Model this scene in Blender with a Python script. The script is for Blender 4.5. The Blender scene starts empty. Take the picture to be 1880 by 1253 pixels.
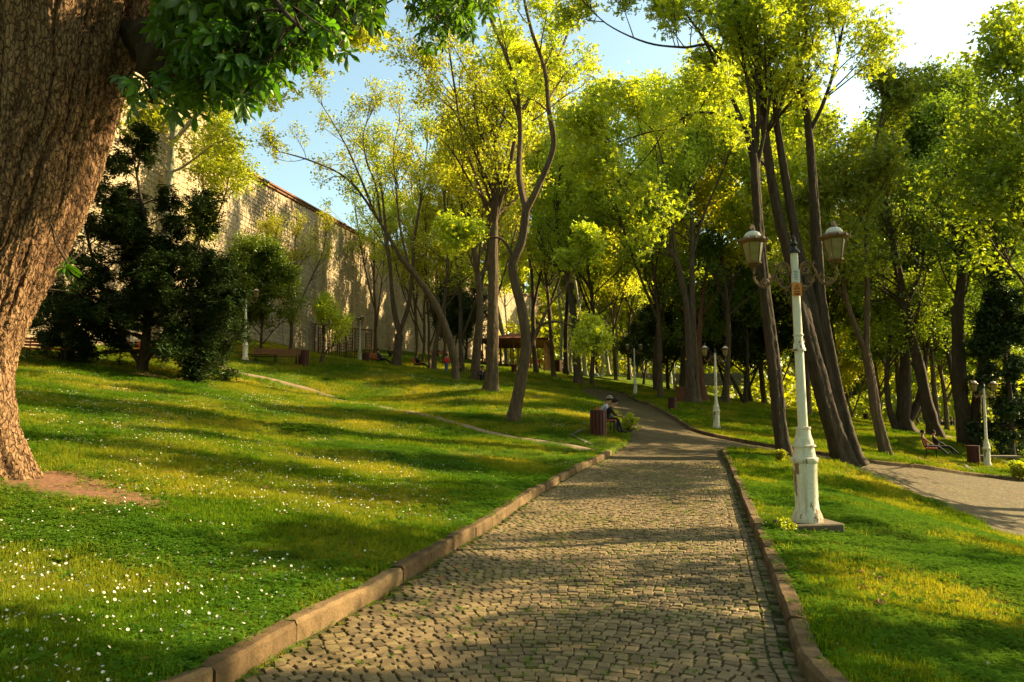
import bpy, math, random
import numpy as np
C = bpy.context.scene.collection
SC = bpy.context.scene
R = math.radians

# ------------------------------------------------------------------ camera
F = 1400.0; CX, CY = 940.0, 626.5                 # focal length and centre in photo pixels (1880 wide)
PITCH = math.atan((750 - 626.5) / F)
cam_d = bpy.data.cameras.new('camera'); cam = bpy.data.objects.new('camera', cam_d); C.objects.link(cam)
cam_d.sensor_width = 36.0; cam_d.lens = 36.0 * F / 1880.0
cam_d.clip_start = 0.1; cam_d.clip_end = 3000
cam.location = (0, 0, 0); cam.rotation_euler = (R(90) + PITCH, 0, 0)
SC.camera = cam

# ------------------------------------------------------------------ sky, sun, exposure
SUN_EL, SUN_AZ = R(31), R(17)                     # elevation; azimuth counted from +X towards +Y (ahead)
w = bpy.data.worlds.new('World'); SC.world = w; w.use_nodes = True
nt = w.node_tree; bg = nt.nodes['Background']
sky = nt.nodes.new('ShaderNodeTexSky'); sky.sky_type = 'NISHITA'; sky.sun_disc = False
sky.sun_elevation = SUN_EL; sky.sun_rotation = R(90) - SUN_AZ
sky.air_density = 1.0; sky.dust_density = 1.6; sky.ozone_density = 1.0
tint = nt.nodes.new('ShaderNodeMix'); tint.data_type = 'RGBA'; tint.blend_type = 'MULTIPLY'; tint.inputs[0].default_value = 1.0
tint.inputs[7].default_value = (1.06, 1.08, .84, 1)     # the photograph's warm white balance
nt.links.new(sky.outputs[0], tint.inputs[6]); nt.links.new(tint.outputs[2], bg.inputs[0]); bg.inputs[1].default_value = 0.095
sd_ = bpy.data.lights.new('sun', 'SUN'); sun = bpy.data.objects.new('sun', sd_); C.objects.link(sun)
sd_.energy = 5.0; sd_.angle = R(0.45); sd_.color = (1.0, 0.79, 0.45)
from mathutils import Vector, Matrix
sv = Vector((math.cos(SUN_EL) * math.cos(SUN_AZ), math.cos(SUN_EL) * math.sin(SUN_AZ), math.sin(SUN_EL)))
sun.rotation_euler = sv.to_track_quat('Z', 'Y').to_euler(); sun.location = (40, 10, 30)
SC.view_settings.view_transform = 'Standard'; SC.view_settings.look = 'None'
SC.view_settings.gamma = 1.0; SC.view_settings.use_curve_mapping = False
SC.view_settings.exposure = 1.8
SC.render.engine = 'CYCLES'
cy = SC.cycles
cy.max_bounces = 7; cy.diffuse_bounces = 3; cy.glossy_bounces = 2; cy.transmission_bounces = 4; cy.transparent_max_bounces = 8
cy.use_denoising = True; cy.sample_clamp_indirect = 6.0
try:
    cy.denoiser = 'OPENIMAGEDENOISE'; cy.denoising_input_passes = 'RGB_ALBEDO_NORMAL'
except Exception: pass

# ------------------------------------------------------------------ terrain height from surveyed points
cp_, sp_ = math.cos(PITCH), math.sin(PITCH)
def PT(px, py, d):
    a = (px - CX) / F; b = (CY - py) / F
    y = cp_ - b * sp_; z = sp_ + b * cp_
    return np.array([a * d / y, d, z * d / y])
CT = [(330,1253,4.5),(940,1253,4.45),(1530,1253,4.45),(0,1253,3.7),(1880,1253,5.3),
(690,1070,7),(1430,1060,7.2),(20,870,9),(935,965,10.4),(1390,965,10.4),(1470,975,10.4),
(1115,832,23),(1325,826,25.5),(1000,890,15.6),(1360,890,15.5),
(600,880,12.5),(300,760,19),(640,735,36),(300,695,30),(450,662,42),(660,668,64),(500,662,45),
(940,775,28),(895,718,38),(838,697,44),(820,685,54),(700,672,58),(740,645,90),(450,625,55),(200,640,38),
(1000,690,70),(960,674,82),(1060,706,62),(1100,713,66),(1165,725,60),(1120,688,105),(1050,688,100),
(1200,718,70),(1270,740,50),(1312,787,37),(1140,735,53),(1150,790,29),(1230,750,46),
(1340,735,65),(1435,835,24),(1545,845,25),(1440,825,27),(1500,830,31),(1290,793,34),(1700,857,33),(1860,878,31),
(1800,856,36),(1700,915,21),(1880,990,16),(1640,885,24),(1617,828,33),(1500,765,55),(1660,795,45),(1765,812,42),(1843,840,42),
(1880,828,50),(1700,783,75),(1880,795,75),(1600,775,70),(1250,705,100),(1400,745,80)]
WP = [(0,-4,-1.65),(-6,-4,-1.0),(6,-4,-2.2),(-30,20,2.0),(-30,50,4.6),(-14,-2,-.1),(14,2,-2.9),(30,20,-3.6),(45,50,-3.4),(40,90,-3.2),
(-30,130,7.5),(0,150,8),(40,150,1),(70,150,-2.5),(0,220,8),(60,250,0),(-60,200,8),(-60,50,6),(90,100,-4),(70,20,-5),(120,250,-3),(-20,110,7.5)]
CP = np.array([PT(*c) for c in CT] + [np.array(q, float) for q in WP])
def _phi(r): return np.where(r > 1e-9, r * r * np.log(r + 1e-9), 0)
_n = len(CP); _X = CP[:, :2]
_D = np.linalg.norm(_X[:, None] - _X[None], axis=2)
_A = np.zeros((_n + 3, _n + 3)); _A[:_n, :_n] = _phi(_D) + np.eye(_n) * 1.8
_A[:_n, _n] = 1; _A[:_n, _n + 1:] = _X; _A[_n:, :_n] = _A[:_n, _n:].T
_S = np.linalg.solve(_A, np.r_[CP[:, 2], 0, 0, 0])
def T(x, y):
    x = np.asarray(x, float); y = np.asarray(y, float); x, y = np.broadcast_arrays(x, y); sh = x.shape
    # beyond the surveyed ground the height holds its border value
    P = np.stack([np.clip(x.ravel(), -62, 110), np.clip(y.ravel(), -8, 240)], 1); out = np.empty(len(P))
    for i in range(0, len(P), 20000):
        q = P[i:i + 20000]; d = np.linalg.norm(q[:, None] - _X[None], axis=2)
        out[i:i + 20000] = _phi(d) @ _S[:_n] + _S[_n] + q @ _S[_n + 1:]
    return out.reshape(sh)
def G(px, py):
    "the point of the ground seen at a photo pixel"
    ds = 2.5 * 1.012 ** np.arange(420)
    u = PT(px, py, 1.0)
    h = T(u[0] * ds, ds) - u[2] * ds
    k = np.argmax(h > 0)
    if k == 0: k = len(ds) - 1
    d0, d1 = ds[k - 1], ds[k]; h0, h1 = h[k - 1], h[k]
    d = d0 + (d1 - d0) * (-h0) / (h1 - h0 + 1e-12)
    return np.array([u[0] * d, d, float(T(u[0] * d, d))])
def at(px, d):
    "ground point in the photo column px at distance d"
    x = (px - CX) / F * d * 1.004
    return np.array([x, d, float(T(x, d))])

# ------------------------------------------------------------------ object helpers
def tag(o, label=None, cat=None, group=None, kind=None):
    if label: o['label'] = label
    if cat: o['category'] = cat
    if group: o['group'] = group
    if kind: o['kind'] = kind
    return o
def empty(name, loc, rz=0, label=None, cat=None, group=None):
    o = bpy.data.objects.new(name, None); C.objects.link(o)
    o.location = Vector([float(v) for v in loc]); o.rotation_euler = (0, 0, rz); o.empty_display_size = .2
    return tag(o, label, cat, group)
def link(name, me, parent=None, mat=None):
    o = bpy.data.objects.new(name, me); C.objects.link(o)
    if parent is not None: o.parent = parent
    if mat is not None and not me.materials: me.materials.append(mat)
    return o
def copy_tree(o, parent=None):
    c = o.copy(); C.objects.link(c); c.parent = parent
    for ch in list(o.children): copy_tree(ch, c)
    return c
def mesh_np(name, V, Q=None, Tr=None, smooth=False, face_v=None, uv=None, mats=(), mi=None):
    "mesh from numpy: quads Q (n,4) and triangles Tr (n,3)"
    me = bpy.data.meshes.new(name); V = np.asarray(V, np.float32).reshape(-1, 3)
    Q = np.zeros((0, 4), np.int32) if Q is None else np.asarray(Q, np.int32).reshape(-1, 4)
    Tr = np.zeros((0, 3), np.int32) if Tr is None else np.asarray(Tr, np.int32).reshape(-1, 3)
    idx = np.r_[Q.ravel(), Tr.ravel()].astype(np.int32)
    tot = np.r_[np.full(len(Q), 4), np.full(len(Tr), 3)].astype(np.int32)
    st = np.r_[0, np.cumsum(tot)[:-1]].astype(np.int32) if len(tot) else np.zeros(0, np.int32)
    me.vertices.add(len(V)); me.vertices.foreach_set('co', V.ravel())
    me.loops.add(len(idx)); me.loops.foreach_set('vertex_index', idx)
    me.polygons.add(len(tot)); me.polygons.foreach_set('loop_start', st); me.polygons.foreach_set('loop_total', tot)
    if mi is not None: me.polygons.foreach_set('material_index', np.asarray(mi, np.int32))
    me.update(calc_edges=True)
    me.polygons.foreach_set('use_smooth', np.full(len(tot), bool(smooth)))
    if face_v is not None:
        a = me.attributes.new('v', 'FLOAT', 'FACE'); a.data.foreach_set('value', np.asarray(face_v, np.float32))
    if uv is not None:
        l = me.uv_layers.new(name='uv'); l.data.foreach_set('uv', np.asarray(uv, np.float32)[idx].ravel())
    for m in mats: me.materials.append(m)
    me.update()
    return me
class MB:
    "collects boxes, prisms, tubes and lathes, then builds ONE mesh"
    def __init__(s): s.v = []; s.f = []; s.m = []; s.cm = 0
    def add(s, vs, fs):
        b = len(s.v); s.v += [tuple(float(c) for c in v) for v in vs]; s.f += [tuple(b + i for i in f) for f in fs]; s.m += [s.cm] * len(fs); return s
    def box(s, c, size, rz=0, bev=0.0, tilt=None):
        x, y, z = [q / 2 for q in size]; b = min(bev, x * .9, y * .9, z * .9)
        if b > 0:
            P = [(-x + b, -y, -z), (x - b, -y, -z), (x, -y + b, -z), (x, y - b, -z), (x - b, y, -z), (-x + b, y, -z), (-x, y - b, -z), (-x, -y + b, -z)]
            top = [(px * (x - b) / x, py * (y - b) / y, z) for px, py, _ in P]
            P2 = [(px, py, z - b) for px, py, _ in P]
            V = P + P2 + top; Fs = [tuple(range(7, -1, -1)), tuple(range(16, 24))]
            for k in range(2):
                for i in range(8): j = (i + 1) % 8; Fs.append((k * 8 + i, k * 8 + j, k * 8 + 8 + j, k * 8 + 8 + i))
        else:
            V = [(-x, -y, -z), (x, -y, -z), (x, y, -z), (-x, y, -z), (-x, -y, z), (x, -y, z), (x, y, z), (-x, y, z)]
            Fs = [(3, 2, 1, 0), (4, 5, 6, 7), (0, 1, 5, 4), (1, 2, 6, 5), (2, 3, 7, 6), (3, 0, 4, 7)]
        M = Matrix.Rotation(rz, 3, 'Z')
        if tilt is not None: M = M @ tilt
        return s.add([(M @ Vector(v)) + Vector([float(q) for q in c]) for v in V], Fs)
    def bar(s, a, b, w_, h_):
        a, b = Vector([float(q) for q in a]), Vector([float(q) for q in b]); d = b - a; q = d.to_track_quat('X', 'Z').to_matrix(); L = d.length / 2
        V = [q @ Vector((sx * L, sy * w_ / 2, sz * h_ / 2)) + (a + b) / 2 for sz in (-1, 1) for sx, sy in ((-1, -1), (1, -1), (1, 1), (-1, 1))]
        return s.add(V, [(3, 2, 1, 0), (4, 5, 6, 7), (0, 1, 5, 4), (1, 2, 6, 5), (2, 3, 7, 6), (3, 0, 4, 7)])
    def tube(s, pts, rad, n=8, cap=True):
        P = np.array([[float(c) for c in p] for p in pts]); K = len(P); rad = np.full(K, rad, float) if np.isscalar(rad) else np.asarray(rad, float)
        V, Q = tubes(P[None], rad[None], n)
        fs = [tuple(int(i) for i in q) for q in Q]
        if cap: fs += [tuple(range(n)), tuple((K - 1) * n + i for i in range(n - 1, -1, -1))]
        return s.add(V, fs)
    def lathe(s, prof, n=12, c=(0, 0, 0), ph=0):
        V = []; Fs = []; c = Vector([float(q) for q in c])
        for r, z in prof:
            for i in range(n):
                t = 2 * math.pi * i / n + ph; V.append((c.x + r * math.cos(t), c.y + r * math.sin(t), c.z + z))
        for k in range(len(prof) - 1):
            for i in range(n): j = (i + 1) % n; Fs.append((k * n + i, k * n + j, (k + 1) * n + j, (k + 1) * n + i))
        Fs += [tuple(range(n - 1, -1, -1)), tuple((len(prof) - 1) * n + i for i in range(n))]
        return s.add(V, Fs)
    def mesh(s, name, mats, smooth=False):
        me = bpy.data.meshes.new(name); me.from_pydata(s.v, [], s.f)
        for m in (mats if isinstance(mats, (list, tuple)) else [mats]): me.materials.append(m)
        me.polygons.foreach_set('material_index', s.m)
        me.polygons.foreach_set('use_smooth', [smooth] * len(s.f)); me.update()
        if smooth:
            try: me.set_sharp_from_angle(angle=R(42))
            except Exception: pass
        return me
    def build(s, name, mats, parent=None, smooth=False): return link(name, s.mesh(name, mats, smooth), parent)
def nz(v): return v / (np.linalg.norm(v, axis=-1, keepdims=True) + 1e-9)
def tubes(P, Rr, S):
    "P (M,K,3) centre lines, Rr (M,K) radii, S sides -> verts, quads"
    M_, K = Rr.shape
    Tn = nz(np.gradient(P, axis=1)); mean = nz(P[:, -1] - P[:, 0])
    ref = np.where(np.abs(mean[:, 2:3]) > .7, np.array([[1., 0.1, 0]]), np.array([[0, 0, 1.]]))
    U = nz(np.cross(Tn, ref[:, None])); W = np.cross(Tn, U)
    a = np.arange(S) * 2 * np.pi / S
    V = P[:, :, None] + Rr[:, :, None, None] * (np.cos(a)[None, None, :, None] * U[:, :, None] - np.sin(a)[None, None, :, None] * W[:, :, None])
    i = (np.arange(M_) * K * S)[:, None, None] + (np.arange(K - 1) * S)[None, :, None]
    s0 = np.arange(S)[None, None]; s1 = (np.arange(S) + 1) % S; s1 = s1[None, None]
    Q = np.stack([i + s0, i + s1, i + S + s1, i + S + s0], -1).reshape(-1, 4)
    return V.reshape(-1, 3), Q
def spline(pts, n):
    "Catmull-Rom resample, n points, even spacing by index"
    P = np.array(pts, float); P = np.vstack([2 * P[0] - P[1], P, 2 * P[-1] - P[-2]])
    m = len(P) - 3; t = np.linspace(0, m, n); k = np.minimum(t.astype(int), m - 1); u = (t - k)[:, None]
    a, b, c, d = P[k], P[k + 1], P[k + 2], P[k + 3]
    return .5 * (2 * b + (c - a) * u + (2 * a - 5 * b + 4 * c - d) * u ** 2 + (3 * b - a - 3 * c + d) * u ** 3)
_hr = np.random.default_rng(7); _H = _hr.random(4096)
def vnoise(P):
    P = np.asarray(P, float); i = np.floor(P).astype(np.int64); f = P - i; f = f * f * (3 - 2 * f); o = 0
    for dx in (0, 1):
        for dy in (0, 1):
            for dz in (0, 1):
                h = _H[((i[..., 0] + dx) * 73 + (i[..., 1] + dy) * 317 + (i[..., 2] + dz) * 1459) & 4095]
                o = o + h * (f[..., 0] if dx else 1 - f[..., 0]) * (f[..., 1] if dy else 1 - f[..., 1]) * (f[..., 2] if dz else 1 - f[..., 2])
    return o
def noise2(x, y, s): return vnoise(np.stack([x * s, y * s, 0 * x + 3.3], -1))

# ------------------------------------------------------------------ materials
MATS = {}
def mat(name, fn):
    if name in MATS: return MATS[name]
    m = bpy.data.materials.new(name); m.use_nodes = True; n = m.node_tree; n.nodes.clear()
    out = n.nodes.new('ShaderNodeOutputMaterial'); fn(n, out); MATS[name] = m; return m
def N(n, t, **k):
    x = n.nodes.new(t)
    for a, b in k.items():
        if a.startswith('i_'): x.inputs[a[2:].replace('_', ' ')].default_value = b
        else: setattr(x, a, b)
    return x
def ramp(n, fac, stops):
    r = n.nodes.new('ShaderNodeValToRGB'); e = r.color_ramp.elements
    while len(e) < len(stops): e.new(.5)
    for q, (p, c) in zip(e, stops): q.position = p; q.color = (*c, 1) if len(c) == 3 else c
    n.links.new(fac, r.inputs[0]); return r.outputs[0]
def coords(n, kind='pos', scale=(1, 1, 1)):
    if kind == 'pos': s = N(n, 'ShaderNodeNewGeometry').outputs['Position']
    else: s = N(n, 'ShaderNodeTexCoord').outputs[kind]
    mp = N(n, 'ShaderNodeMapping'); mp.inputs['Scale'].default_value = scale; n.links.new(s, mp.inputs[0]); return mp.outputs[0]
def noise(n, co, scale, detail=4, rough=.55, dist=0):
    x = N(n, 'ShaderNodeTexNoise'); x.inputs['Scale'].default_value = scale; x.inputs['Detail'].default_value = detail
    x.inputs['Roughness'].default_value = rough; x.inputs['Distortion'].default_value = dist
    n.links.new(co, x.inputs['Vector']); return x.outputs['Fac']
def bump(n, h, strength=.5, dist=.02, prev=None):
    b = N(n, 'ShaderNodeBump'); b.inputs['Strength'].default_value = strength; b.inputs['Distance'].default_value = dist
    n.links.new(h, b.inputs['Height'])
    if prev is not None: n.links.new(prev, b.inputs['Normal'])
    return b.outputs[0]
def mixc(n, f, a, b, mode='MIX'):
    x = N(n, 'ShaderNodeMix', data_type='RGBA', blend_type=mode)
    for s, v in ((0, f), (6, a), (7, b)):
        if hasattr(v, 'is_linked') or hasattr(v, 'links'): n.links.new(v, x.inputs[s])
        else: x.inputs[s].default_value = v if s == 0 else (*v, 1)
    return x.outputs[2]
def principled(n, out, col, rough=.8, nrm=None, spec=.3, metal=0):
    p = N(n, 'ShaderNodeBsdfPrincipled'); p.inputs['Roughness'].default_value = rough; p.inputs['Metallic'].default_value = metal
    p.inputs['Specular IOR Level'].default_value = spec
    if isinstance(col, tuple): p.inputs['Base Color'].default_value = (*col, 1)
    else: n.links.new(col, p.inputs['Base Color'])
    if nrm is not None: n.links.new(nrm, p.inputs['Normal'])
    n.links.new(p.outputs[0], out.inputs[0]); return p
def leafmat(name, a, b, trans=.5, tgain=(1.5, 1.45, .5)):
    def fn(n, out):
        at_ = N(n, 'ShaderNodeAttribute', attribute_name='v'); oi = N(n, 'ShaderNodeObjectInfo')
        c = mixc(n, at_.outputs['Fac'], a, b)
        hs = N(n, 'ShaderNodeHueSaturation'); n.links.new(c, hs.inputs['Color'])
        mr = N(n, 'ShaderNodeMapRange'); mr.inputs['To Min'].default_value = .8; mr.inputs['To Max'].default_value = 1.2
        n.links.new(oi.outputs['Random'], mr.inputs['Value']); n.links.new(mr.outputs[0], hs.inputs['Value'])
        mr2 = N(n, 'ShaderNodeMapRange'); mr2.inputs['To Min'].default_value = .487; mr2.inputs['To Max'].default_value = .508
        n.links.new(oi.outputs['Random'], mr2.inputs['Value']); n.links.new(mr2.outputs[0], hs.inputs['Hue'])
        c = hs.outputs[0]
        tc = mixc(n, 1.0, c, tgain, 'MULTIPLY')
        d = N(n, 'ShaderNodeBsdfDiffuse'); t = N(n, 'ShaderNodeBsdfTranslucent'); g = N(n, 'ShaderNodeBsdfGlossy'); g.inputs['Roughness'].default_value = .42
        n.links.new(c, d.inputs[0]); n.links.new(tc, t.inputs[0]); g.inputs[0].default_value = (.6, .65, .5, 1)
        m1 = N(n, 'ShaderNodeMixShader'); m1.inputs[0].default_value = trans
        n.links.new(d.outputs[0], m1.inputs[1]); n.links.new(t.outputs[0], m1.inputs[2])
        m2 = N(n, 'ShaderNodeMixShader'); m2.inputs[0].default_value = .06
        n.links.new(m1.outputs[0], m2.inputs[1]); n.links.new(g.outputs[0], m2.inputs[2]); n.links.new(m2.outputs[0], out.inputs[0])
    return mat(name, fn)
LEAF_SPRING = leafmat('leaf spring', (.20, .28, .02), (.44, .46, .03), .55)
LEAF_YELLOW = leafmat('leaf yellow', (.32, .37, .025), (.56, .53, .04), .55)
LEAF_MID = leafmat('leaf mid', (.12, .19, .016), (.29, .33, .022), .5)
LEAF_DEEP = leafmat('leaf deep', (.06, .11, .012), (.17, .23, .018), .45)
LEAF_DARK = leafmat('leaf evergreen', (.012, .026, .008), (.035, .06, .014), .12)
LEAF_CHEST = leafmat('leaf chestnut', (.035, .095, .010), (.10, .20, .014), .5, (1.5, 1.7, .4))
def barkmat(name, a, b, sc=9, st=.22, bs=.9):
    def fn(n, out):
        co = coords(n, 'Object', (1, 1, st)); f = noise(n, co, sc, 9, .72, .5)
        co2 = coords(n, 'Object', (1, 1, .6)); f2 = noise(n, co2, 1.1, 4)
        c = ramp(n, f, [(.36, tuple(v * .25 for v in a)), (.5, a), (.66, b)])
        c = mixc(n, f2, c, tuple(.5 * (u + v) for u, v in zip(a, b)))
        principled(n, out, c, .92, bump(n, f, bs, .06), .15)
    return mat(name, fn)
BARK = barkmat('bark brown', (.065, .043, .026), (.17, .12, .072))
BARK_D = barkmat('bark dark', (.038, .027, .017), (.10, .072, .045))
BARK_PALE = barkmat('bark pale plane', (.22, .21, .13), (.46, .42, .28), 3.0, .4, .3)
BARK_RED = barkmat('bark reddish', (.12, .05, .03), (.24, .11, .06))
def simple(name, col, rough=.7, var=.25, sc=12, bs=.15, metal=0, spec=.3, bd=.01):
    def fn(n, out):
        f = noise(n, coords(n, 'Object'), sc, 6, .6)
        c = ramp(n, f, [(.25, tuple(v * (1 - var) for v in col)), (.75, tuple(min(1, v * (1 + var)) for v in col))])
        principled(n, out, c, rough, bump(n, f, bs, bd), spec, metal)
    return mat(name, fn)
def lawn_fn(n, out):
    co = coords(n); f1 = noise(n, co, .35, 5, .6, .3); f2 = noise(n, co, 3.2, 6, .7); f3 = noise(n, co, 26, 5, .75)
    g = ramp(n, f1, [(.32, (.035, .07, .008)), (.52, (.07, .10, .012)), (.68, (.17, .115, .035))])
    g2 = ramp(n, f2, [(.3, (.035, .075, .010)), (.5, (.10, .16, .016)), (.72, (.20, .19, .035))])
    c = mixc(n, .55, g, g2)
    c3 = ramp(n, f3, [(.3, (.35, .35, .35)), (.55, (1, 1, 1)), (.8, (1.6, 1.5, 1.3))])
    c = mixc(n, .85, c, c3, 'MULTIPLY')
    b = bump(n, f3, .9, .07, bump(n, f2, .7, .12))
    d = N(n, 'ShaderNodeBsdfDiffuse'); n.links.new(c, d.inputs[0]); n.links.new(b, d.inputs['Normal'])
    n.links.new(d.outputs[0], out.inputs[0])
LAWN = mat('lawn', lawn_fn)
def bed_fn(n, out):
    co = coords(n); f = noise(n, co, 40, 5, .7); f2 = noise(n, co, 1.3, 5, .6)
    vo = N(n, 'ShaderNodeTexVoronoi', feature='DISTANCE_TO_EDGE'); vo.inputs['Scale'].default_value = 8.5; n.links.new(co, vo.inputs['Vector'])
    vc = N(n, 'ShaderNodeTexVoronoi'); vc.inputs['Scale'].default_value = 8.5; n.links.new(co, vc.inputs['Vector'])
    bw = N(n, 'ShaderNodeRGBToBW'); n.links.new(vc.outputs['Color'], bw.inputs[0])
    st = ramp(n, bw.outputs[0], [(.2, (.065, .042, .016)), (.8, (.13, .083, .032))])
    dirt = ramp(n, f2, [(.35, (.055, .045, .028)), (.6, (.075, .085, .03))])
    k = ramp(n, vo.outputs['Distance'], [(.03, (0, 0, 0)), (.10, (1, 1, 1))])
    c = mixc(n, k, dirt, st)
    principled(n, out, c, .85, bump(n, f, .5, .012, bump(n, k, .8, .02)), .2)
BED = mat('cobbles far', bed_fn)
def joint_fn(n, out):
    co = coords(n); f = noise(n, co, 55, 5, .7); f2 = noise(n, co, 2.2, 5, .6)
    c = ramp(n, f2, [(.38, (.06, .042, .022)), (.5, (.06, .055, .02)), (.62, (.05, .08, .015))])
    principled(n, out, c, .95, bump(n, f, .8, .01), .1)
JOINT = mat('sett joints', joint_fn)
def sett_fn(n, out):
    co = coords(n); f = noise(n, co, 70, 6, .75); f2 = noise(n, co, 1.1, 4, .5)
    a = N(n, 'ShaderNodeAttribute', attribute_name='v'); oi = N(n, 'ShaderNodeObjectInfo')
    ad = N(n, 'ShaderNodeMath', operation='ADD'); n.links.new(a.outputs['Fac'], ad.inputs[0])
    ml = N(n, 'ShaderNodeMath', operation='MULTIPLY'); n.links.new(oi.outputs['Random'], ml.inputs[0]); ml.inputs[1].default_value = .0
    n.links.new(ml.outputs[0], ad.inputs[1])
    c = ramp(n, ad.outputs[0], [(.0, (.09, .060, .025)), (.5, (.155, .105, .043)), (1, (.24, .168, .075))])
    g = ramp(n, f, [(.3, (.55, .55, .55)), (.55, (1, 1, 1)), (.8, (1.35, 1.3, 1.2))])
    c = mixc(n, .8, c, g, 'MULTIPLY')
    m = ramp(n, f2, [(.45, (1, 1, 1)), (.65, (.85, .9, .6))]); c = mixc(n, .7, c, m, 'MULTIPLY')
    principled(n, out, c, .72, bump(n, f, .6, .008), .35)
SETT = mat('granite sett', sett_fn)
def kerb_fn(n, out):
    co = coords(n); f = noise(n, co, 3.2, 6, .7); f2 = noise(n, co, 45, 5, .7); oi = N(n, 'ShaderNodeObjectInfo')
    c = ramp(n, oi.outputs['Random'], [(0, (.095, .062, .030)), (.5, (.145, .095, .046)), (1, (.21, .142, .072))])
    c = mixc(n, .85, c, ramp(n, f, [(.35, (.45, .42, .33)), (.6, (1.1, 1.05, 1))]), 'MULTIPLY')
    c = mixc(n, .7, c, ramp(n, f2, [(.3, (.6, .6, .6)), (.7, (1.2, 1.2, 1.2))]), 'MULTIPLY')
    principled(n, out, c, .9, bump(n, f2, .8, .01, bump(n, f, .5, .03)), .15)
KERB = mat('kerb sandstone', kerb_fn)
SOIL = simple('bare soil', (.14, .065, .03), .95, .35, 14, .8, bd=.03)
DIRT = simple('trodden dirt', (.20, .14, .08), .95, .3, 5, .6, bd=.02)
CONC = simple('concrete', (.13, .11, .075), .9, .3, 8, .4)
PLINTH = simple('mossy brown plinth', (.10, .075, .045), .95, .4, 7, .6)
IRON = simple('gilded brown iron', (.17, .095, .04), .5, .4, 20, .3, metal=.3)
DARKM = simple('dark iron', (.03, .025, .02), .5, .3, 20, .2, metal=.4)
WOOD_R = simple('red brown slats', (.062, .014, .009), .6, .3, 14, .2)
WOOD_O = simple('orange red bench paint', (.42, .09, .035), .55, .2, 14, .15)
WOOD_B = simple('bench wood', (.17, .07, .03), .6, .35, 14, .25)
ROOF = simple('roof boards', (.24, .08, .035), .7, .3, 6, .3)
def paint_fn(n, out):
    co = coords(n, 'Object', (1, 1, .45)); f = noise(n, co, 5.5, 5, .62); f2 = noise(n, coords(n, 'Object'), 38, 4)
    c = ramp(n, f, [(.565, (.62, .585, .45)), (.58, (.22, .13, .06)), (.8, (.11, .07, .04))])
    d = ramp(n, f2, [(.3, (.86, .84, .78)), (.6, (1, 1, 1))]); c = mixc(n, 1.0, c, d, 'MULTIPLY')
    f3 = noise(n, coords(n, 'Object', (1, 1, .08)), 16, 5, .6); c = mixc(n, .75, c, ramp(n, f3, [(.34, (.55, .44, .30)), (.52, (1, 1, 1))]), 'MULTIPLY')
    principled(n, out, c, .5, bump(n, f, .25, .004), .4)
PAINT = mat('chipped cream paint', paint_fn)
PAINTC = simple('cream paint', (.62, .585, .45), .42, .06, 20, .05)
def glass_fn(n, out):
    f = noise(n, coords(n, 'Object'), 6, 3); c = ramp(n, f, [(.3, (.26, .20, .07)), (.7, (.42, .34, .14))])
    d = N(n, 'ShaderNodeBsdfDiffuse'); t = N(n, 'ShaderNodeBsdfTranslucent'); g = N(n, 'ShaderNodeBsdfGlossy'); g.inputs['Roughness'].default_value = .15
    n.links.new(c, d.inputs[0]); n.links.new(c, t.inputs[0])
    m1 = N(n, 'ShaderNodeMixShader'); m1.inputs[0].default_value = .5; n.links.new(d.outputs[0], m1.inputs[1]); n.links.new(t.outputs[0], m1.inputs[2])
    m2 = N(n, 'ShaderNodeMixShader'); m2.inputs[0].default_value = .12; n.links.new(m1.outputs[0], m2.inputs[1]); n.links.new(g.outputs[0], m2.inputs[2])
    n.links.new(m2.outputs[0], out.inputs[0])
GLASS = mat('frosted lamp glass', glass_fn)
def flat(name, c, rough=.8): return mat('flat ' + name, lambda n, out: principled(n, out, c, rough))
def stone_fn(n, out):
    co = coords(n); f = noise(n, co, 5, 7, .7); f2 = noise(n, co, .16, 4, .6); f3 = noise(n, coords(n, 'pos', (1, 1, .12)), .9, 5, .6)
    a = N(n, 'ShaderNodeAttribute', attribute_name='v')
    c = ramp(n, a.outputs['Fac'], [(0, (.37, .29, .19)), (.5, (.44, .36, .245)), (1, (.50, .42, .29))])
    c = mixc(n, .8, c, ramp(n, f, [(.3, (.65, .62, .58)), (.65, (1.1, 1.08, 1.0))]), 'MULTIPLY')
    c = mixc(n, .7, c, ramp(n, f3, [(.35, (.55, .5, .42)), (.6, (1, 1, 1))]), 'MULTIPLY')
    principled(n, out, c, .93, bump(n, f, .6, .06), .15)
STONE = mat('ashlar', stone_fn)
MORTAR = simple('mortar', (.38, .31, .21), .95, .3, 2, .5)
BRICK = simple('brick coping', (.20, .095, .055), .9, .3, 9, .4)
# ------------------------------------------------------------------ paving outline (world metres)
def chain(pix): return [tuple(G(*p)[:2]) for p in pix]
kl = [(-2.25, -4), (-2.2, 0), (-2.05, 3)] + chain([(330,1253),(500,1165),(690,1070),(800,1005),(900,950),(1000,890),(1060,857),(1120,828)])
kl2 = chain([(1120,828),(1152,806),(1156,785),(1143,765),(1105,740),(1072,722)])
top_edge = chain([(1072,722),(1066,714),(1100,712),(1140,719)])
ku = chain([(1140,719),(1200,745),(1245,770),(1290,793),(1400,815),(1500,830),(1600,846),(1700,857),(1860,878)]) + [(24.5, 29.0), (30, 25)]
far_ = [(30, 25), (30, 10), (16, 9), (12.6, 12.5)]
lowb = [(12.6, 12.5)] + chain([(1880,990),(1780,948),(1700,915),(1640,890),(1560,856),(1440,830),(1370,824),(1335,821)])
kr = chain([(1335,821),(1330,828),(1345,858),(1360,890),(1376,930),(1400,980),(1450,1100),(1530,1253)]) + [(2.15, 3), (2.3, 0), (2.35, -4)]
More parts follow.
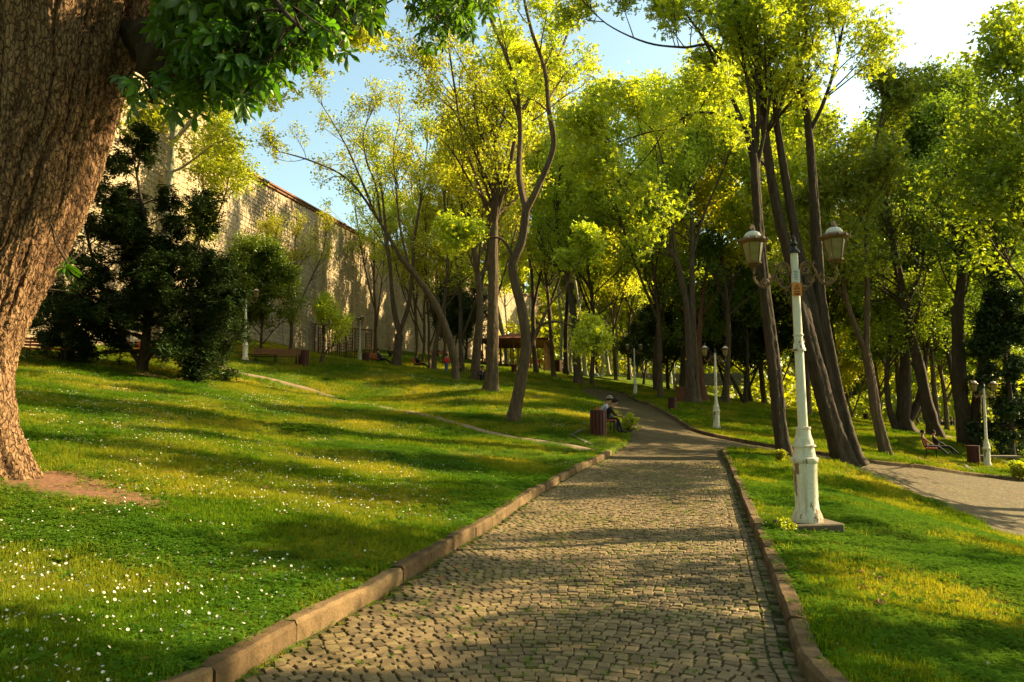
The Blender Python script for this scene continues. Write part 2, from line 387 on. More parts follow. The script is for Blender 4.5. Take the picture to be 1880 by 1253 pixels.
KL = spline(kl, 160); KL2 = spline(kl2, 40); TE = spline(top_edge, 16); KU = spline(ku, 150); LB = spline(lowb, 90); KR = spline(kr, 150)
OUT = np.vstack([KL[:-1], KL2[:-1], TE[:-1], KU[:-1], np.array(far_[:-1]), LB[:-1], KR])
def sdist(P, poly=None):
    "signed distance to the paving outline (inside negative) and nearest border point"
    poly = OUT if poly is None else poly
    A = poly; B = np.roll(poly, -1, 0); P = np.asarray(P, float)
    D = np.empty(len(P)); Qn = np.empty((len(P), 2)); E = B - A; EE = (E ** 2).sum(1) + 1e-12
    for i in range(0, len(P), 6000):
        p = P[i:i + 6000]; W = p[:, None] - A[None]
        t = np.clip((W * E).sum(-1) / EE, 0, 1); q = A + t[..., None] * E; d2 = ((p[:, None] - q) ** 2).sum(-1)
        k = d2.argmin(1); r = np.arange(len(p)); Qn[i:i + 6000] = q[r, k]
        y0, y1 = A[None, :, 1], B[None, :, 1]
        c = (y0 > p[:, 1:2]) != (y1 > p[:, 1:2]); xi = A[None, :, 0] + (p[:, 1:2] - y0) / (y1 - y0 + 1e-15) * E[None, :, 0]
        ins = (np.sum(c & (p[:, :1] < xi), 1) % 2) == 1
        D[i:i + 6000] = np.sqrt(d2[r, k]) * np.where(ins, -1, 1)
    return D, Qn
def axis(segs):
    o = []
    for a, b, st in segs: o += list(np.arange(a, b - st * .5, st))
    return np.array(o + [segs[-1][1]])
xs = axis([(-320,-120,20),(-120,-60,5),(-60,-24,1.5),(-24,-9,.5),(-9,15,.24),(15,30,.5),(30,70,1.5),(70,130,5),(130,350,20)])
ys = axis([(-30,-6,4),(-6,2,.6),(2,19,.2),(19,40,.3),(40,72,.45),(72,110,1.5),(110,200,6),(200,620,30)])
def micro(x, y, d):
    "small unevenness of a lawn"
    return (noise2(x, y, 1.1) - .5) * .07 * np.clip(d / 1.2, 0, 1) + (noise2(x + 9, y, .33) - .5) * .16 * np.clip(d / 3, 0, 1)
def grid(inside):
    Xg, Yg = np.meshgrid(xs, ys); P = np.stack([Xg.ravel(), Yg.ravel()], 1)
    near = (P[:, 0] > -6) & (P[:, 0] < 33) & (P[:, 1] < 75)
    d = np.full(len(P), 99.); q = P.copy(); d[near], q[near] = sdist(P[near])
    cx_ = np.gradient(xs); cy_ = np.gradient(ys); cell = np.minimum(*np.meshgrid(cx_, cy_)).ravel()
    sn = np.abs(d) < .52 * cell; P[sn] = q[sn]; d[sn] = 0
    nx = len(xs); i = (np.arange(len(ys) - 1)[:, None] * nx + np.arange(nx - 1)[None]).ravel()
    Q = np.stack([i, i + 1, i + nx + 1, i + nx], 1)
    z = T(P[:, 0], P[:, 1])
    if inside:
        keep = (d[Q] <= 1e-6).all(1) & (d[Q] < -1e-6).any(1); Q = Q[keep]; z = z - .105
    else:
        keep = (d[Q] > -1.2).any(1); Q = Q[keep]; z = z + micro(P[:, 0], P[:, 1], np.maximum(d, 0)) - np.where(d < -1e-6, .42, 0)
    used = np.unique(Q); rm = np.full(len(P), -1); rm[used] = np.arange(len(used))
    return np.stack([P[used, 0], P[used, 1], z[used]], 1), rm[Q]
V, Q = grid(False)
tag(link('lawn', mesh_np('lawn', V, Q, smooth=True, mats=[LAWN])), kind='structure')
V, Q = grid(True)
path = tag(link('cobbled_path', mesh_np('cobbled_path', V, Q, smooth=True, mats=[BED, JOINT],
      mi=(V[Q].mean(1)[:, 1] < 22.2) & (V[Q].mean(1)[:, 0] < 7.6))), kind='structure')

# ------------------------------------------------------------------ setts: rows laid in shallow arcs
def arc_pt(u, v):
    "u across -1..1, v metres along -> world on path"
    a = KLy(v); b = KRy(v); x = a + (b - a) * (u * .5 + .5)
    return x, v
oL = np.argsort(KL[:, 1]); oR = np.argsort(KR[:, 1])
KLy = lambda y: np.interp(y, KL[oL, 1], KL[oL, 0]); KRy = lambda y: np.interp(y, KR[oR, 1], KR[oR, 0])
rg = np.random.default_rng(5)
S0 = []                                          # x, y, rot, width, length
pit = .088; row = 0; v = 2.6
while v < 22.5:
    wd = float(KRy(v) - KLy(v)); per = 1.7
    L = wd - .2; x = -L / 2 + rg.random() * pit
    xc = float(KRy(v) + KLy(v)) / 2
    gut = 3 * pit                                # three straight rows run along the right kerb
    while x < L / 2 - gut:
        w_ = pit * rg.uniform(.82, 1.15)
        ph = (x + w_ / 2) / L * 2
        yy = v + .55 * (1 - ph * ph) + .07 * math.sin(x * 2.1 + v * .35) + rg.normal(0, .004)
        S0.append((xc + x + w_ / 2, yy, math.atan(-2 * .55 * ph * 2 / L + .07 * 2.1 * math.cos(x * 2.1 + v * .35)) + rg.normal(0, .05), w_, pit * rg.uniform(.88, 1.02)))
        x += w_
    v += pit * 1.0
v = 2.6
while v < 22.5:
    for k in range(3):
        x = float(KRy(v)) - .07 - pit * (.5 + k); sl = math.atan2(float(KRy(v + .2) - KRy(v - .2)), .4)
        S0.append((x, v + rg.normal(0, .006) + .03 * k, -sl + rg.normal(0, .04), pit * rg.uniform(.88, 1.02), pit * rg.uniform(.86, 1.04)))
    v += pit
S0 = np.array(S0)
d_, _ = sdist(S0[:, :2]); S0 = S0[(d_ < -.11) & (S0[:, 1] < 22.3)]
z0 = T(S0[:, 0], S0[:, 1]) - .105
def sett_shape(n, w_, l_, h=.03, up=.008):
    "n setts as unit corner sets: 8 ring verts at the foot, 8 at the shoulder, 4 top"
    r = np.random.default_rng(int(n) + 3)
    sx = np.array([-1, 1, 1, -1.]); sy = np.array([-1, -1, 1, 1.])
    j = lambda s: r.normal(0, s, (n, 4))
    bx = sx * (w_[:, None] / 2 - .0025) + j(.0045); by = sy * (l_[:, None] / 2 - .0025) + j(.0045)
    foot = np.stack([bx, by, np.full((n, 4), -.03)], -1)
    hz = up + r.normal(0, .0035, (n, 1)) + np.zeros((n, 4))
    sh = np.stack([bx * .97, by * .97, hz + j(.002)], -1)
    tp = np.stack([bx * .83 + j(.003), by * .83 + j(.003), hz + .006 + j(.0022)], -1)
    md = np.stack([bx.mean(1), by.mean(1), hz[:, 0] + .008], -1)[:, None]
    V = np.concatenate([foot, sh, tp, md], 1)    # 13 verts
    q = []
    for a, b in ((0, 4), (4, 8)):
        for i in range(4): k = (i + 1) % 4; q.append((a + i, a + k, b + k, b + i))
    q.append((8, 9, 10, 11))
    return V[:, :12], np.array(q), np.zeros((0, 3), int)
cr = np.clip((noise2(S0[:, 0], S0[:, 1], .8) - .5) * .5 + rg.beta(2, 2, len(S0)), 0, 1)
seen = (np.abs(S0[:, 0]) < .66 * S0[:, 1] + .1) & (S0[:, 1] > 4.42)
order = np.argsort(np.where(seen, S0[:, 1], 999)); part = np.zeros(len(S0), bool); part[order[:300]] = True
rest = np.where(~part)[0]
Vs, q, t = sett_shape(len(rest), S0[rest, 3], S0[rest, 4])
ca, sa = np.cos(S0[rest, 2])[:, None], np.sin(S0[rest, 2])[:, None]
Vw = np.stack([Vs[..., 0] * ca - Vs[..., 1] * sa + S0[rest, 0][:, None], Vs[..., 0] * sa + Vs[..., 1] * ca + S0[rest, 1][:, None], Vs[..., 2] + z0[rest][:, None]], -1)
off = (np.arange(len(rest)) * 12)[:, None, None]
Qa = (q[None] + off).reshape(-1, 4)
me = mesh_np('setts', Vw, Qa, None, False, np.repeat(cr[rest], 9), mats=[SETT])
tag(link('setts', me, path), kind='stuff')
Vp, q, t = sett_shape(16, np.full(16, pit), np.full(16, pit))
var = [mesh_np('sett', Vp[k], q, t, False, np.full(9, rg.beta(2, 2)), mats=[SETT]) for k in range(16)]
for k in np.where(part)[0]:
    o = link('sett', var[rg.integers(16)], path); o.location = (S0[k, 0], S0[k, 1], z0[k])
    o.rotation_euler = (0, 0, S0[k, 2]); o.scale = (S0[k, 3] / pit, S0[k, 4] / pit, 1)

# ------------------------------------------------------------------ kerb stones, each a part of the path
def kerb(pts, L=.95, w_=.15, h=.04, start=0, dmax=200):
    P = np.array(pts); seg = np.linalg.norm(np.diff(P, axis=0), axis=1); s = np.r_[0, np.cumsum(seg)]
    a = start; k = 0
    while a + .2 < s[-1]:
        l = L * rg.uniform(.8, 1.15); b = min(a + l, s[-1]); nk = 9 if np.interp(a, s, P[:, 1]) < 14 else 4; tt = np.linspace(a + .005, b - .005, nk)
        x = np.interp(tt, s, P[:, 0]); y = np.interp(tt, s, P[:, 1])
        if y[0] > -2 and y.mean() < dmax:
            dx, dy = np.gradient(x), np.gradient(y); nn = np.hypot(dx, dy); nx_, ny_ = -dy / nn, dx / nn
            z = T(x, y); dz = rg.normal(0, .006); j = rg.normal(0, .003)
            prof = [(-.5, -.25), (-.5, h - .03), (-.36, h), (.36, h), (.5, h - .03), (.5, -.25)]
            tl = rg.normal(0, .012); V = [(x[i] + nx_[i] * (u * w_ * (1 - .06 * (i in (0, nk - 1))) + j + jj), y[i] + ny_[i] * (u * w_ * (1 - .06 * (i in (0, nk - 1))) + j + jj), z[i] + e + dz + u * tl + rg.normal(0, .003) - (.006 if i in (0, nk - 1) and e > 0 else 0)) for i in range(nk) for u, e in prof for jj in (rg.normal(0, .003),)]
            fs = [(i * 6 + m, i * 6 + (m + 1) % 6, (i + 1) * 6 + (m + 1) % 6, (i + 1) * 6 + m) for i in range(nk - 1) for m in range(6)]
            fs += [(5, 4, 3, 2, 1, 0), tuple((nk - 1) * 6 + k_ for k_ in range(6))]
            mb = MB(); mb.add(V, fs); o = mb.build('kerb_stone', KERB, path)
            bpy.context.view_layer
        a = b; k += 1
kerb(KL[30:]); kerb(KR, .8); kerb(KU[:-8], 1.0)
TEe = chain([(1076,726),(1066,714),(1100,712)])

# ------------------------------------------------------------------ trodden dirt path across the left lawn
dp = spline([G(*p)[:2] for p in [(405,672),(440,684),(520,702),(600,726),(700,750),(800,768),(880,790),(960,806),(1040,818),(1085,828)]], 120)
def strip(name, pts, w0, matl, lift=.03, kind='structure', wob=.25, across=5):
    P = np.asarray(pts); d = np.gradient(P, axis=0); n_ = np.stack([-d[:, 1], d[:, 0]], 1) / np.linalg.norm(d, axis=1)[:, None]
    k = np.arange(len(P)); wd = w0 * (1 + wob * (vnoise(np.stack([k * .21, k * 0., k * 0.], 1)) * 2 - 1))
    rows = []
    for u in np.linspace(-1, 1, across):
        q_ = P + n_ * (wd / 2 * u)[:, None]; x, y = q_[:, 0], q_[:, 1]
        dd = np.maximum(sdist(q_)[0], 0)
        rows.append(np.stack([x, y, T(x, y) + micro(x, y, dd) + lift * (1 - abs(u)) - (.04 if abs(u) == 1 else 0)], 1))
    V = np.stack(rows, 1).reshape(-1, 3); i = (np.arange(len(P) - 1)[:, None] * across + np.arange(across - 1)[None]).ravel()
    return tag(link(name, mesh_np(name, V, np.stack([i, i + 1, i + across + 1, i + across], 1), smooth=True, mats=[matl])), kind=kind)
strip('dirt_path', dp, .75, DIRT, .045)
fp = spline([(22, 62), (28, 56.5), (33.5, 51), (38, 48), (50, 44)], 60)
strip('far_path', fp, 2.2, DIRT, .06)
# bare soil round the foot of the big trunk and some worn spots
BIGT = at(-10, 9)
def patch(name, c, rx, ry, rot=0, matl=SOIL, lift=.02):
    n = 28; V = []; fs = []
    for k in range(5):
        for i in range(n):
            a = 2 * math.pi * i / n; r = k / 4 * (1 + .6 * (float(vnoise(np.array([[math.cos(a) * 3.1 + c[0], math.sin(a) * 3.1 + c[1], 1.]]))[0]) * 2 - 1))
            u, v_ = r * rx * math.cos(a), r * ry * math.sin(a); x = c[0] + u * math.cos(rot) - v_ * math.sin(rot); y = c[1] + u * math.sin(rot) + v_ * math.cos(rot)
            V.append((x, y, float(T(x, y) + micro(np.array(x), np.array(y), np.array(max(sdist([(x, y)])[0][0], 0)))) + lift * (1 - (k / 4) ** 3) - (.03 if k == 4 else 0)))
    for k in range(4):
        for i in range(n): j = (i + 1) % n; fs.append((k * n + i, (k + 1) * n + i, (k + 1) * n + j, k * n + j))
    mb = MB(); mb.add(V, fs); return tag(mb.build(name, matl, smooth=True), kind='structure')
SP = [(G(60, 872)[:2], 1.5, .75, .2), (G(150, 905)[:2], 1.1, .45, 0), (G(330, 700)[:2], 3.0, .6, 0), (G(1462, 985)[:2], .36, .25, 0)]
for c, rx, ry, ro in SP: patch('bare_soil', c, rx, ry, ro)
# ------------------------------------------------------------------ tree growing (all batches in numpy)
def sample_par(P, Rr, t):
    M_, K = Rr.shape; f = t * (K - 1); k = np.minimum(f.astype(int), K - 2); u = (f - k)
    r = np.arange(M_)[:, None] if t.ndim == 2 else np.arange(M_)
    p = P[r, k] * (1 - u[..., None]) + P[r, k + 1] * u[..., None]
    rad = Rr[r, k] * (1 - u) + Rr[r, k + 1] * u; tan = nz(P[r, k + 1] - P[r, k])
    return p, rad, tan
def batch(rs, P, Rr, per, t0, t1, L, ang=(35, 65), up=.3, K=5, wander=.12, rf=.55, rmin=.008, taper=.25, lf=.45, droop=0):
    M_ = len(P)
    t = np.sort(rs.uniform(t0, t1, (M_, per)), axis=1)
    p, rad, tan = sample_par(P, Rr, t)
    p = p.reshape(-1, 3); rad = rad.ravel(); tan = tan.reshape(-1, 3); t = t.ravel()
    n_ = len(p); rnd = rs.normal(size=(n_, 3)); perp = nz(rnd - (rnd * tan).sum(1, keepdims=True) * tan)
    a = np.radians(rs.uniform(*ang, n_))[:, None]
    d = nz(np.cos(a) * tan + np.sin(a) * perp + np.array([0, 0, up]))
    ln = np.repeat(L, per) if np.ndim(L) else np.full(n_, L)
    ln = ln * rs.uniform(.65, 1.2, n_) * (1 - lf * (t - t0) / max(t1 - t0, 1e-3))
    pts = [p]; cur = p
    for k in range(K - 1):
        d = nz(d + rs.normal(0, wander, (n_, 3)) + np.array([0, 0, (up * .12 - droop * (k / K))]))
        cur = cur + d * (ln / (K - 1))[:, None]; pts.append(cur)
    PP = np.stack(pts, 1); r0 = np.maximum(np.minimum(rad * rf, ln * .022 + .004), rmin)
    RR = r0[:, None] * np.linspace(1, taper, K)[None]
    return PP, RR, ln
def leaves(rs, cen, size, lobes=1, flat_=.5, var=.3, elong=1.0, out=None):
    n_ = len(cen); nr = nz(rs.normal(size=(n_, 3)) + np.array([0, 0, flat_ * 2])); a = nz(np.cross(nr, rs.normal(size=(n_, 3)))); b = np.cross(nr, a)
    s = size * rs.uniform(1 - var, 1 + var, n_)[:, None]
    fold = rs.uniform(.05, .35, n_)[:, None] * s
    if lobes == 1:
        V = np.stack([cen, cen + a * s * .45 - b * s * .34 / elong + nr * fold * .6, cen + a * s - nr * fold * .4, cen + a * s * .45 + b * s * .34 / elong + nr * fold * .6], 1)
        V -= (a * s * .5)[:, None]
        Q = np.arange(n_ * 4).reshape(-1, 4); return V.reshape(-1, 3), Q, rs.random(n_)
    # palmate outline: three pointed lobes from one base
    Vs = []
    for k, (c_, l_) in enumerate(((0, 1.0), (.95, .78), (-.95, .78))):
        ca, sa = math.cos(c_), math.sin(c_); ax = a * ca + b * sa; bx = -a * sa + b * ca
        Vs += [cen + 0 * a, cen + ax * s * l_ * .5 - bx * s * .2 + nr * fold * .4, cen + ax * s * l_ - nr * fold * .6, cen + ax * s * l_ * .5 + bx * s * .2 + nr * fold * .4]
    V = np.stack(Vs, 1); V -= (a * s * .3)[:, None]; v = rs.random(n_)
    return V.reshape(-1, 3), np.arange(n_ * 12).reshape(-1, 4), np.repeat(v, 3)
def along(rs, P, per, sig, t0=.15):
    M_, K, _ = P.shape; t = rs.uniform(t0, 1, (M_, per)); p, _, _ = sample_par(P, np.ones((M_, K)), t)
    return p.reshape(-1, 3) + rs.normal(0, sig, (M_ * per, 3))
def grow(seed, stems, n1=14, t0=.4, L1=5., up1=.5, n2=6, L2=.45, n3=5, L3=.9, lpt=14, leaf=.13, lobes=1, sig=.2,
         ang1=(35, 65), sides=10, flare=1.5, droop=0, flat_=.5, knots=0, bark=BARK, lm=LEAF_SPRING, K1=6, wander=.13, rough=.06, elong=1.0, up2=.3, lf=.45, K3=2):
    "returns (trunk mesh, crown mesh) in the tree's own space; stems: list of (points, r0, r1, leafy start)"
    rs = np.random.default_rng(seed); VV = []; QQ = []; off = 0
    def add(V, Q):
        nonlocal off
        VV.append(V); QQ.append(Q + off); off += len(V)
    l2 = []; 
    for si, st in enumerate(stems):
        pts, r0, r1 = st[:3]; s0 = st[3] if len(st) > 3 else t0; nn = st[4] if len(st) > 4 else n1
        fine = sides >= 12 and si < 4; K = max(10, 4 * len(pts)) * (6 if fine else 1); P = spline(pts, K); lens = np.r_[0, np.cumsum(np.linalg.norm(np.diff(P, axis=0), axis=1))]; tt = lens / lens[-1]
        r = r0 + (r1 - r0) * tt ** .85; r = r * (1 + rough * (rs.normal(0, 1, K) if not fine else 2.2 * (vnoise(np.stack([lens * 1.3, lens * 0 + seed, lens * 0 + si], 1)) - .5)))
        r = r * .74
        if flare > 1 and P[0, 2] < .3: r = r * (1 + (flare - 1) * np.exp(-lens / (r0 * 1.2)))
        S = 34 if fine else sides; V, Q = tubes(P[None], r[None], S)
        # lumpy, fluted cross section
        ph = rs.uniform(0, 6.28); a = np.tile(np.arange(S) * 2 * np.pi / S, K); Vc = np.repeat(P, S, 0)
        V = Vc + (V - Vc) * (1 + (.07 * np.sin(a * 3 + ph) + .05 * np.sin(a * 5 - ph * 2 + np.repeat(lens, S) * .4)) * (1 + np.exp(-np.repeat(lens, S))))[:, None]
        if fine:
            q = np.stack([np.cos(a) * 1.0, np.sin(a) * 1.0, np.repeat(lens, S) * .42], 1) * (r0 / .3)
            fi = np.clip(np.abs(vnoise(q * np.array([6, 6, 5.]) + seed) - .5) * 5, 0, 1) * .6 + np.clip(np.abs(vnoise(q * np.array([13, 13, 12.]) + seed) - .5) * 5, 0, 1) * .4
            V = Vc + (V - Vc) * (1 + .13 * (fi - .6) + .10 * (vnoise(q * 1.6 + 3) - .5))[:, None]
        add(V, Q)
        if nn:
            Lb = st[5] if len(st) > 5 else L1
            P1, R1, ln1 = batch(rs, P[None], r[None], nn, s0, .97, Lb, ang1, up1, K1, wander, .5, .018, .3, lf, droop)
            V, Q = tubes(P1, R1, 5); add(V, Q)
            l2.append((P1, R1, ln1))
            # leader continuing off the stem tip
            P1b, R1b, ln1b = batch(rs, P[None, -3:], r[None, -3:], 3, .6, .98, Lb * .55, (10, 35), .8, K1, wander, .8, .018, .3, 0)
            V, Q = tubes(P1b, R1b, 6); add(V, Q); l2.append((P1b, R1b, ln1b))
    P1 = np.concatenate([a[0] for a in l2]); R1 = np.concatenate([a[1] for a in l2]); ln1 = np.concatenate([a[2] for a in l2])
    P2, R2, ln2 = batch(rs, P1, R1, n2, .2, 1, ln1 * L2, (25, 60), up2, 5, wander, .6, .009, .35, .3, droop)
    V, Q = tubes(P2, R2, 3); add(V, Q)
    P3, R3, ln3 = batch(rs, P2, R2, n3, .2, 1, np.maximum(ln2 * .5, L3), (25, 65), .2, K3, .18, .6, .005, .4, .2, droop)
    V, Q = tubes(P3, R3, 3); add(V, Q)
    cen = np.concatenate([along(rs, P3, lpt, sig), along(rs, P2, max(1, lpt // 3), sig, .5)])
    LV, LQ, v = leaves(rs, cen, leaf, lobes, flat_, elong=elong)
    # whole boughs differ a little in tint
    g = vnoise(cen * .5); g = np.repeat(g, 3) if lobes > 1 else g
    v = np.clip(v * .55 + g * .6 - .05, 0, 1)
    tm = mesh_np('trunk', np.concatenate(VV), np.concatenate(QQ), smooth=True, mats=[bark])
    cm = mesh_np('crown', LV, LQ, smooth=False, face_v=v, mats=[lm])
    return tm, cm
def local(base, pix, d):
    "pixel polyline -> tree space; d single distance or list"
    out = []
    for i, p in enumerate(pix):
        dd = d if np.isscalar(d) else d[min(i, len(d) - 1)]
        if len(p) == 3: dd = dd + p[2]
        out.append(PT(p[0], p[1], dd) - base)
    return out
def place_tree(name, label, meshes, loc, rz=0, sc=1.0, group=None, cat='tree', leafm=None, barkm=None):
    r = empty(name, (loc[0], loc[1], loc[2] - .06), rz, label, cat, group)
    r.scale = (sc, sc, sc) if np.isscalar(sc) else sc
    for nm, me, ov in (('trunk', meshes[0], barkm), ('crown', meshes[1], leafm)):
        o = link(nm, me, r)
        if ov is not None: o.material_slots[0].link = 'OBJECT'; o.material_slots[0].material = ov
    return r
def hero(name, label, seed, base_px, d, stems, **kw):
    base = G(*base_px) if d is None else at(base_px[0], d)
    d = base[1] if d is None else d
    # stems given as pixel lists; first point is replaced by the foot where marked None
    st = []
    for s_ in stems:
        pix = s_[0]; L_ = local(base, pix[1:], d) if pix[0] is None else local(base, pix, d)
        if pix[0] is None: L_ = [np.array([0, 0, -.1])] + L_
        st.append((L_,) + tuple(s_[1:]))
    gp = kw.pop('group', None)
    ms = grow(seed, st, **kw)
    r = place_tree(name, label, ms, base, group=gp); return r

# ---- trees whose shape the photograph shows one by one
TG = 'park trees with bare trunks on the lawns'
hero('tree', 'slender tree with S-curved forking trunk on the lawn left of the cobbled path', 11, (940, 775), 28, [
    ([None, (948,740), (957,690), (966,625), (957,560), (941,490), (958,440), (966,385)], .30, .20, .85, 0),
    ([(966,385), (953,320,.3), (955,235,.5), (948,160), (925,90), (900,25), (880,-60)], .17, .05, .3, 9),
    ([(966,385), (988,340,-.2), (1016,268,-.4), (1008,200,-.4), (1000,125), (975,50), (962,-30), (990,-110)], .17, .05, .35, 9),
    ([(962,655), (978,622), (990,597), (1015,588,-.3), (1045,594,-.6), (1080,613,-.8), (1083,634,-1)], .11, .02, .4, 1, .6),
    ([(988,600), (1008,560), (1035,528), (1058,488), (1072,455)], .06, .02, .4, 2, .9),
    ([(943,470), (925,440), (905,433), (868,437,.4), (840,452)], .08, .02, .4, 3, 1.3)],
    n1=9, L1=3.2, up1=.3, n2=5, n3=5, L3=.6, lpt=10, leaf=.15, lobes=3, sig=.16, bark=BARK, flare=1.35, sides=14, rough=.03)
hero('tree', 'straight thick dark trunk on the lawn between the S-curved tree and the leaning tree', 12, (900, 720), 38, [
    ([None, (904,660), (905,560), (906,430), (909,330), (913,240)], .42, .2, .62, 12),
    ([(907,420), (880,340,.5), (850,250,1), (835,160,1), (820,60)], .17, .05, .4, 9),
    ([(909,400), (935,310,-1), (960,200,-1.5), (1030,90,-2), (1060,-10)], .17, .05, .4, 9)],
    L1=5.2, n2=6, n3=5, lpt=14, leaf=.17, lm=LEAF_SPRING, flare=1.5, sides=12)
hero('tree', 'thin dark tree standing close behind the straight thick trunk', 13, (872, 690), 46, [
    ([None, (876,640), (882,560), (874,480), (862,400), (855,320)], .40, .14, .5, 12),
    ([(880,545), (895,460,.5), (900,380,1), (890,280,1)], .15, .05, .4, 8)], L1=5, lpt=14, leaf=.19, lm=LEAF_YELLOW)
hero('tree', 'leaning tree bent to the left with long sparse boughs against the sky', 14, (838, 697), 44, [
    ([None, (833,655), (818,600), (795,550), (762,503), (735,470)], .36, .22, .9, 0),
    ([(735,470), (712,430), (690,395), (655,345,-1), (620,315,-1.5), (560,290,-2), (505,275,-2.5)], .15, .04, .3, 9),
    ([(690,395), (668,340), (640,275,.5), (612,225,1), (590,190,1)], .12, .035, .3, 8),
    ([(700,405), (690,340), (672,290), (668,240), (690,190)], .10, .03, .3, 8),
    ([(752,490), (735,420), (728,350), (722,280), (735,215)], .10, .03, .3, 10)],
    L1=2.6, n2=5, n3=4, lpt=5, leaf=.15, L3=.6, sig=.18, bark=BARK, flare=1.2, up1=.25)
hero('tree', 'forked pale-sided tree in front of the wall beside the bench sitter', 15, (728, 672), 60, [
    ([None, (731,640), (733,612)], .5, .42, .9, 0),
    ([(733,612), (722,560), (716,490), (708,420), (700,340), (690,280)], .3, .07, .45, 11),
    ([(733,612), (750,560), (757,500), (762,430), (775,350), (785,260)], .26, .07, .45, 11)], L1=4.5, lpt=7, leaf=.2, n3=4, bark=BARK)
hero('tree', 'slim leaning trunk just right of the walker in the red jacket', 16, (797, 676), 57, [
    ([None, (799,640), (806,600), (818,540), (822,450), (815,350), (820,260)], .24, .08, .4, 16)], L1=4, lpt=14, leaf=.17, lm=LEAF_YELLOW)
hero('tree', 'two-stemmed dark tree with a thick double trunk right of the cobbled path', 17, (1270, 740), 50, [
    ([None, (1268,680), (1264,600), (1258,540), (1243,480), (1222,450), (1190,410), (1150,360)], .44, .09, .6, 12),
    ([(1278,738), (1275,660), (1271,560), (1270,470), (1270,390), (1262,300), (1255,230)], .36, .09, .55, 14),
    ([(1271,470), (1290,400), (1315,340), (1340,280)], .16, .05, .4, 8),
    ([(1255,540), (1238,450), (1230,370), (1215,290), (1200,230)], .2, .06, .4, 9)],
    L1=5, up1=.5, lpt=12, leaf=.19, lm=LEAF_SPRING, bark=BARK, flare=1.4, sides=12)
hero('tree', 'slim dark tree with many upright boughs just left of the near lamp post', 18, (1436, 838), 24, [
    ([None, (1431,780), (1424,700), (1412,600), (1400,500), (1393,420), (1388,350), (1384,280)], .31, .17, .9, 0),
    ([(1384,300), (1370,240), (1345,180), (1318,120), (1290,65), (1255,15), (1225,-40)], .12, .035, .35, 8),
    ([(1386,290), (1380,200), (1365,110), (1352,30), (1340,-60)], .10, .03, .3, 8),
    ([(1386,300), (1392,210), (1388,120), (1385,20), (1384,-80)], .10, .03, .3, 8),
    ([(1388,310), (1405,230), (1415,140), (1402,50), (1398,-60)], .09, .03, .3, 8),
    ([(1345,182), (1310,86,-.4), (1255,84,-.9), (1190,76,-1.5), (1120,45,-2), (1075,5,-2.4)], .075, .02, .25, 7),
    ([(1386,232), (1345,212,-.3), (1300,204,-.8), (1265,207,-1.2), (1230,232,-1.6), (1190,240,-2), (1120,262,-2.6)], .08, .02, .25, 7),
    ([(1222,235,-1.7), (1195,275,-1.8), (1165,310,-2), (1140,335,-2.2)], .035, .012, .2, 3)],
    L1=2.3, n2=5, n3=5, L3=.5, lpt=9, leaf=.14, lobes=3, sig=.15, lm=LEAF_SPRING, bark=BARK_D, flare=1.35, up1=.35, sides=14, rough=.04)
hero('tree', 'clump of three tall dark trunks from one foot right of the near lamp post', 19, (1545, 845), 25, [
    ([None, (1522,760,-.2), (1500,680,-.3), (1478,590,-.3), (1452,480), (1430,400), (1412,300), (1400,200), (1388,90), (1375,-30)], .42, .07, .62, 12),
    ([(1552,848), (1530,740), (1508,640), (1486,540), (1462,440), (1446,350), (1428,240), (1418,160), (1385,60), (1370,-60)], .34, .06, .6, 12),
    ([(1568,852), (1545,760), (1524,660), (1507,560), (1499,450), (1492,330), (1482,215), (1470,130), (1464,40), (1470,-70)], .36, .07, .6, 12),
    ([(1486,240), (1510,190), (1530,130), (1545,60), (1560,-20)], .11, .03, .3, 8)],
    L1=3.4, n2=5, n3=5, L3=.6, lpt=9, leaf=.15, lobes=3, sig=.2, lm=LEAF_SPRING, bark=BARK_D, flare=1.7, up1=.45, sides=14, rough=.03)
hero('tree', 'single brown trunk forking low on the far side of the branch path', 20, (1617, 829), 33, [
    ([None, (1608,760), (1598,690), (1588,640)], .30, .24, .9, 0),
    ([(1588,640), (1568,590), (1552,540), (1540,470), (1520,400)], .16, .05, .4, 10),
    ([(1590,640), (1592,560), (1590,470), (1590,390), (1600,300), (1620,200)], .17, .05, .35, 14)],
    L1=4, n2=6, n3=5, lpt=12, leaf=.17, lobes=3, lm=LEAF_MID, bark=BARK, flare=1.3, sides=12)
hero('tree', 'dark trunk curving up behind the seated couple on the right bench', 21, (1712, 792), 44, [
    ([None, (1702,740), (1690,680), (1670,600), (1655,520), (1638,440), (1625,350), (1640,250)], .52, .1, .4, 18),
    ([(1662,560), (1690,500), (1700,440), (1720,380)], .2, .05, .3, 9)],
    L1=3.6, up1=.2, n2=6, n3=5, lpt=14, leaf=.17, lm=LEAF_DEEP, bark=BARK_D)
hero('tree', 'broad low-forking dark tree left of the right bench', 22, (1664, 797), 46, [
    ([None, (1660,770), (1663,700), (1660,620), (1650,540), (1640,460)], .6, .1, .45, 12),
    ([(1662,780), (1685,740), (1695,690), (1705,620), (1730,540)], .35, .08, .45, 10),
    ([(1648,790), (1632,745), (1628,680), (1634,620), (1625,540)], .28, .07, .45, 10)],
    L1=3.6, up1=.2, n2=6, n3=5, lpt=14, leaf=.17, lm=LEAF_MID, bark=BARK_D)
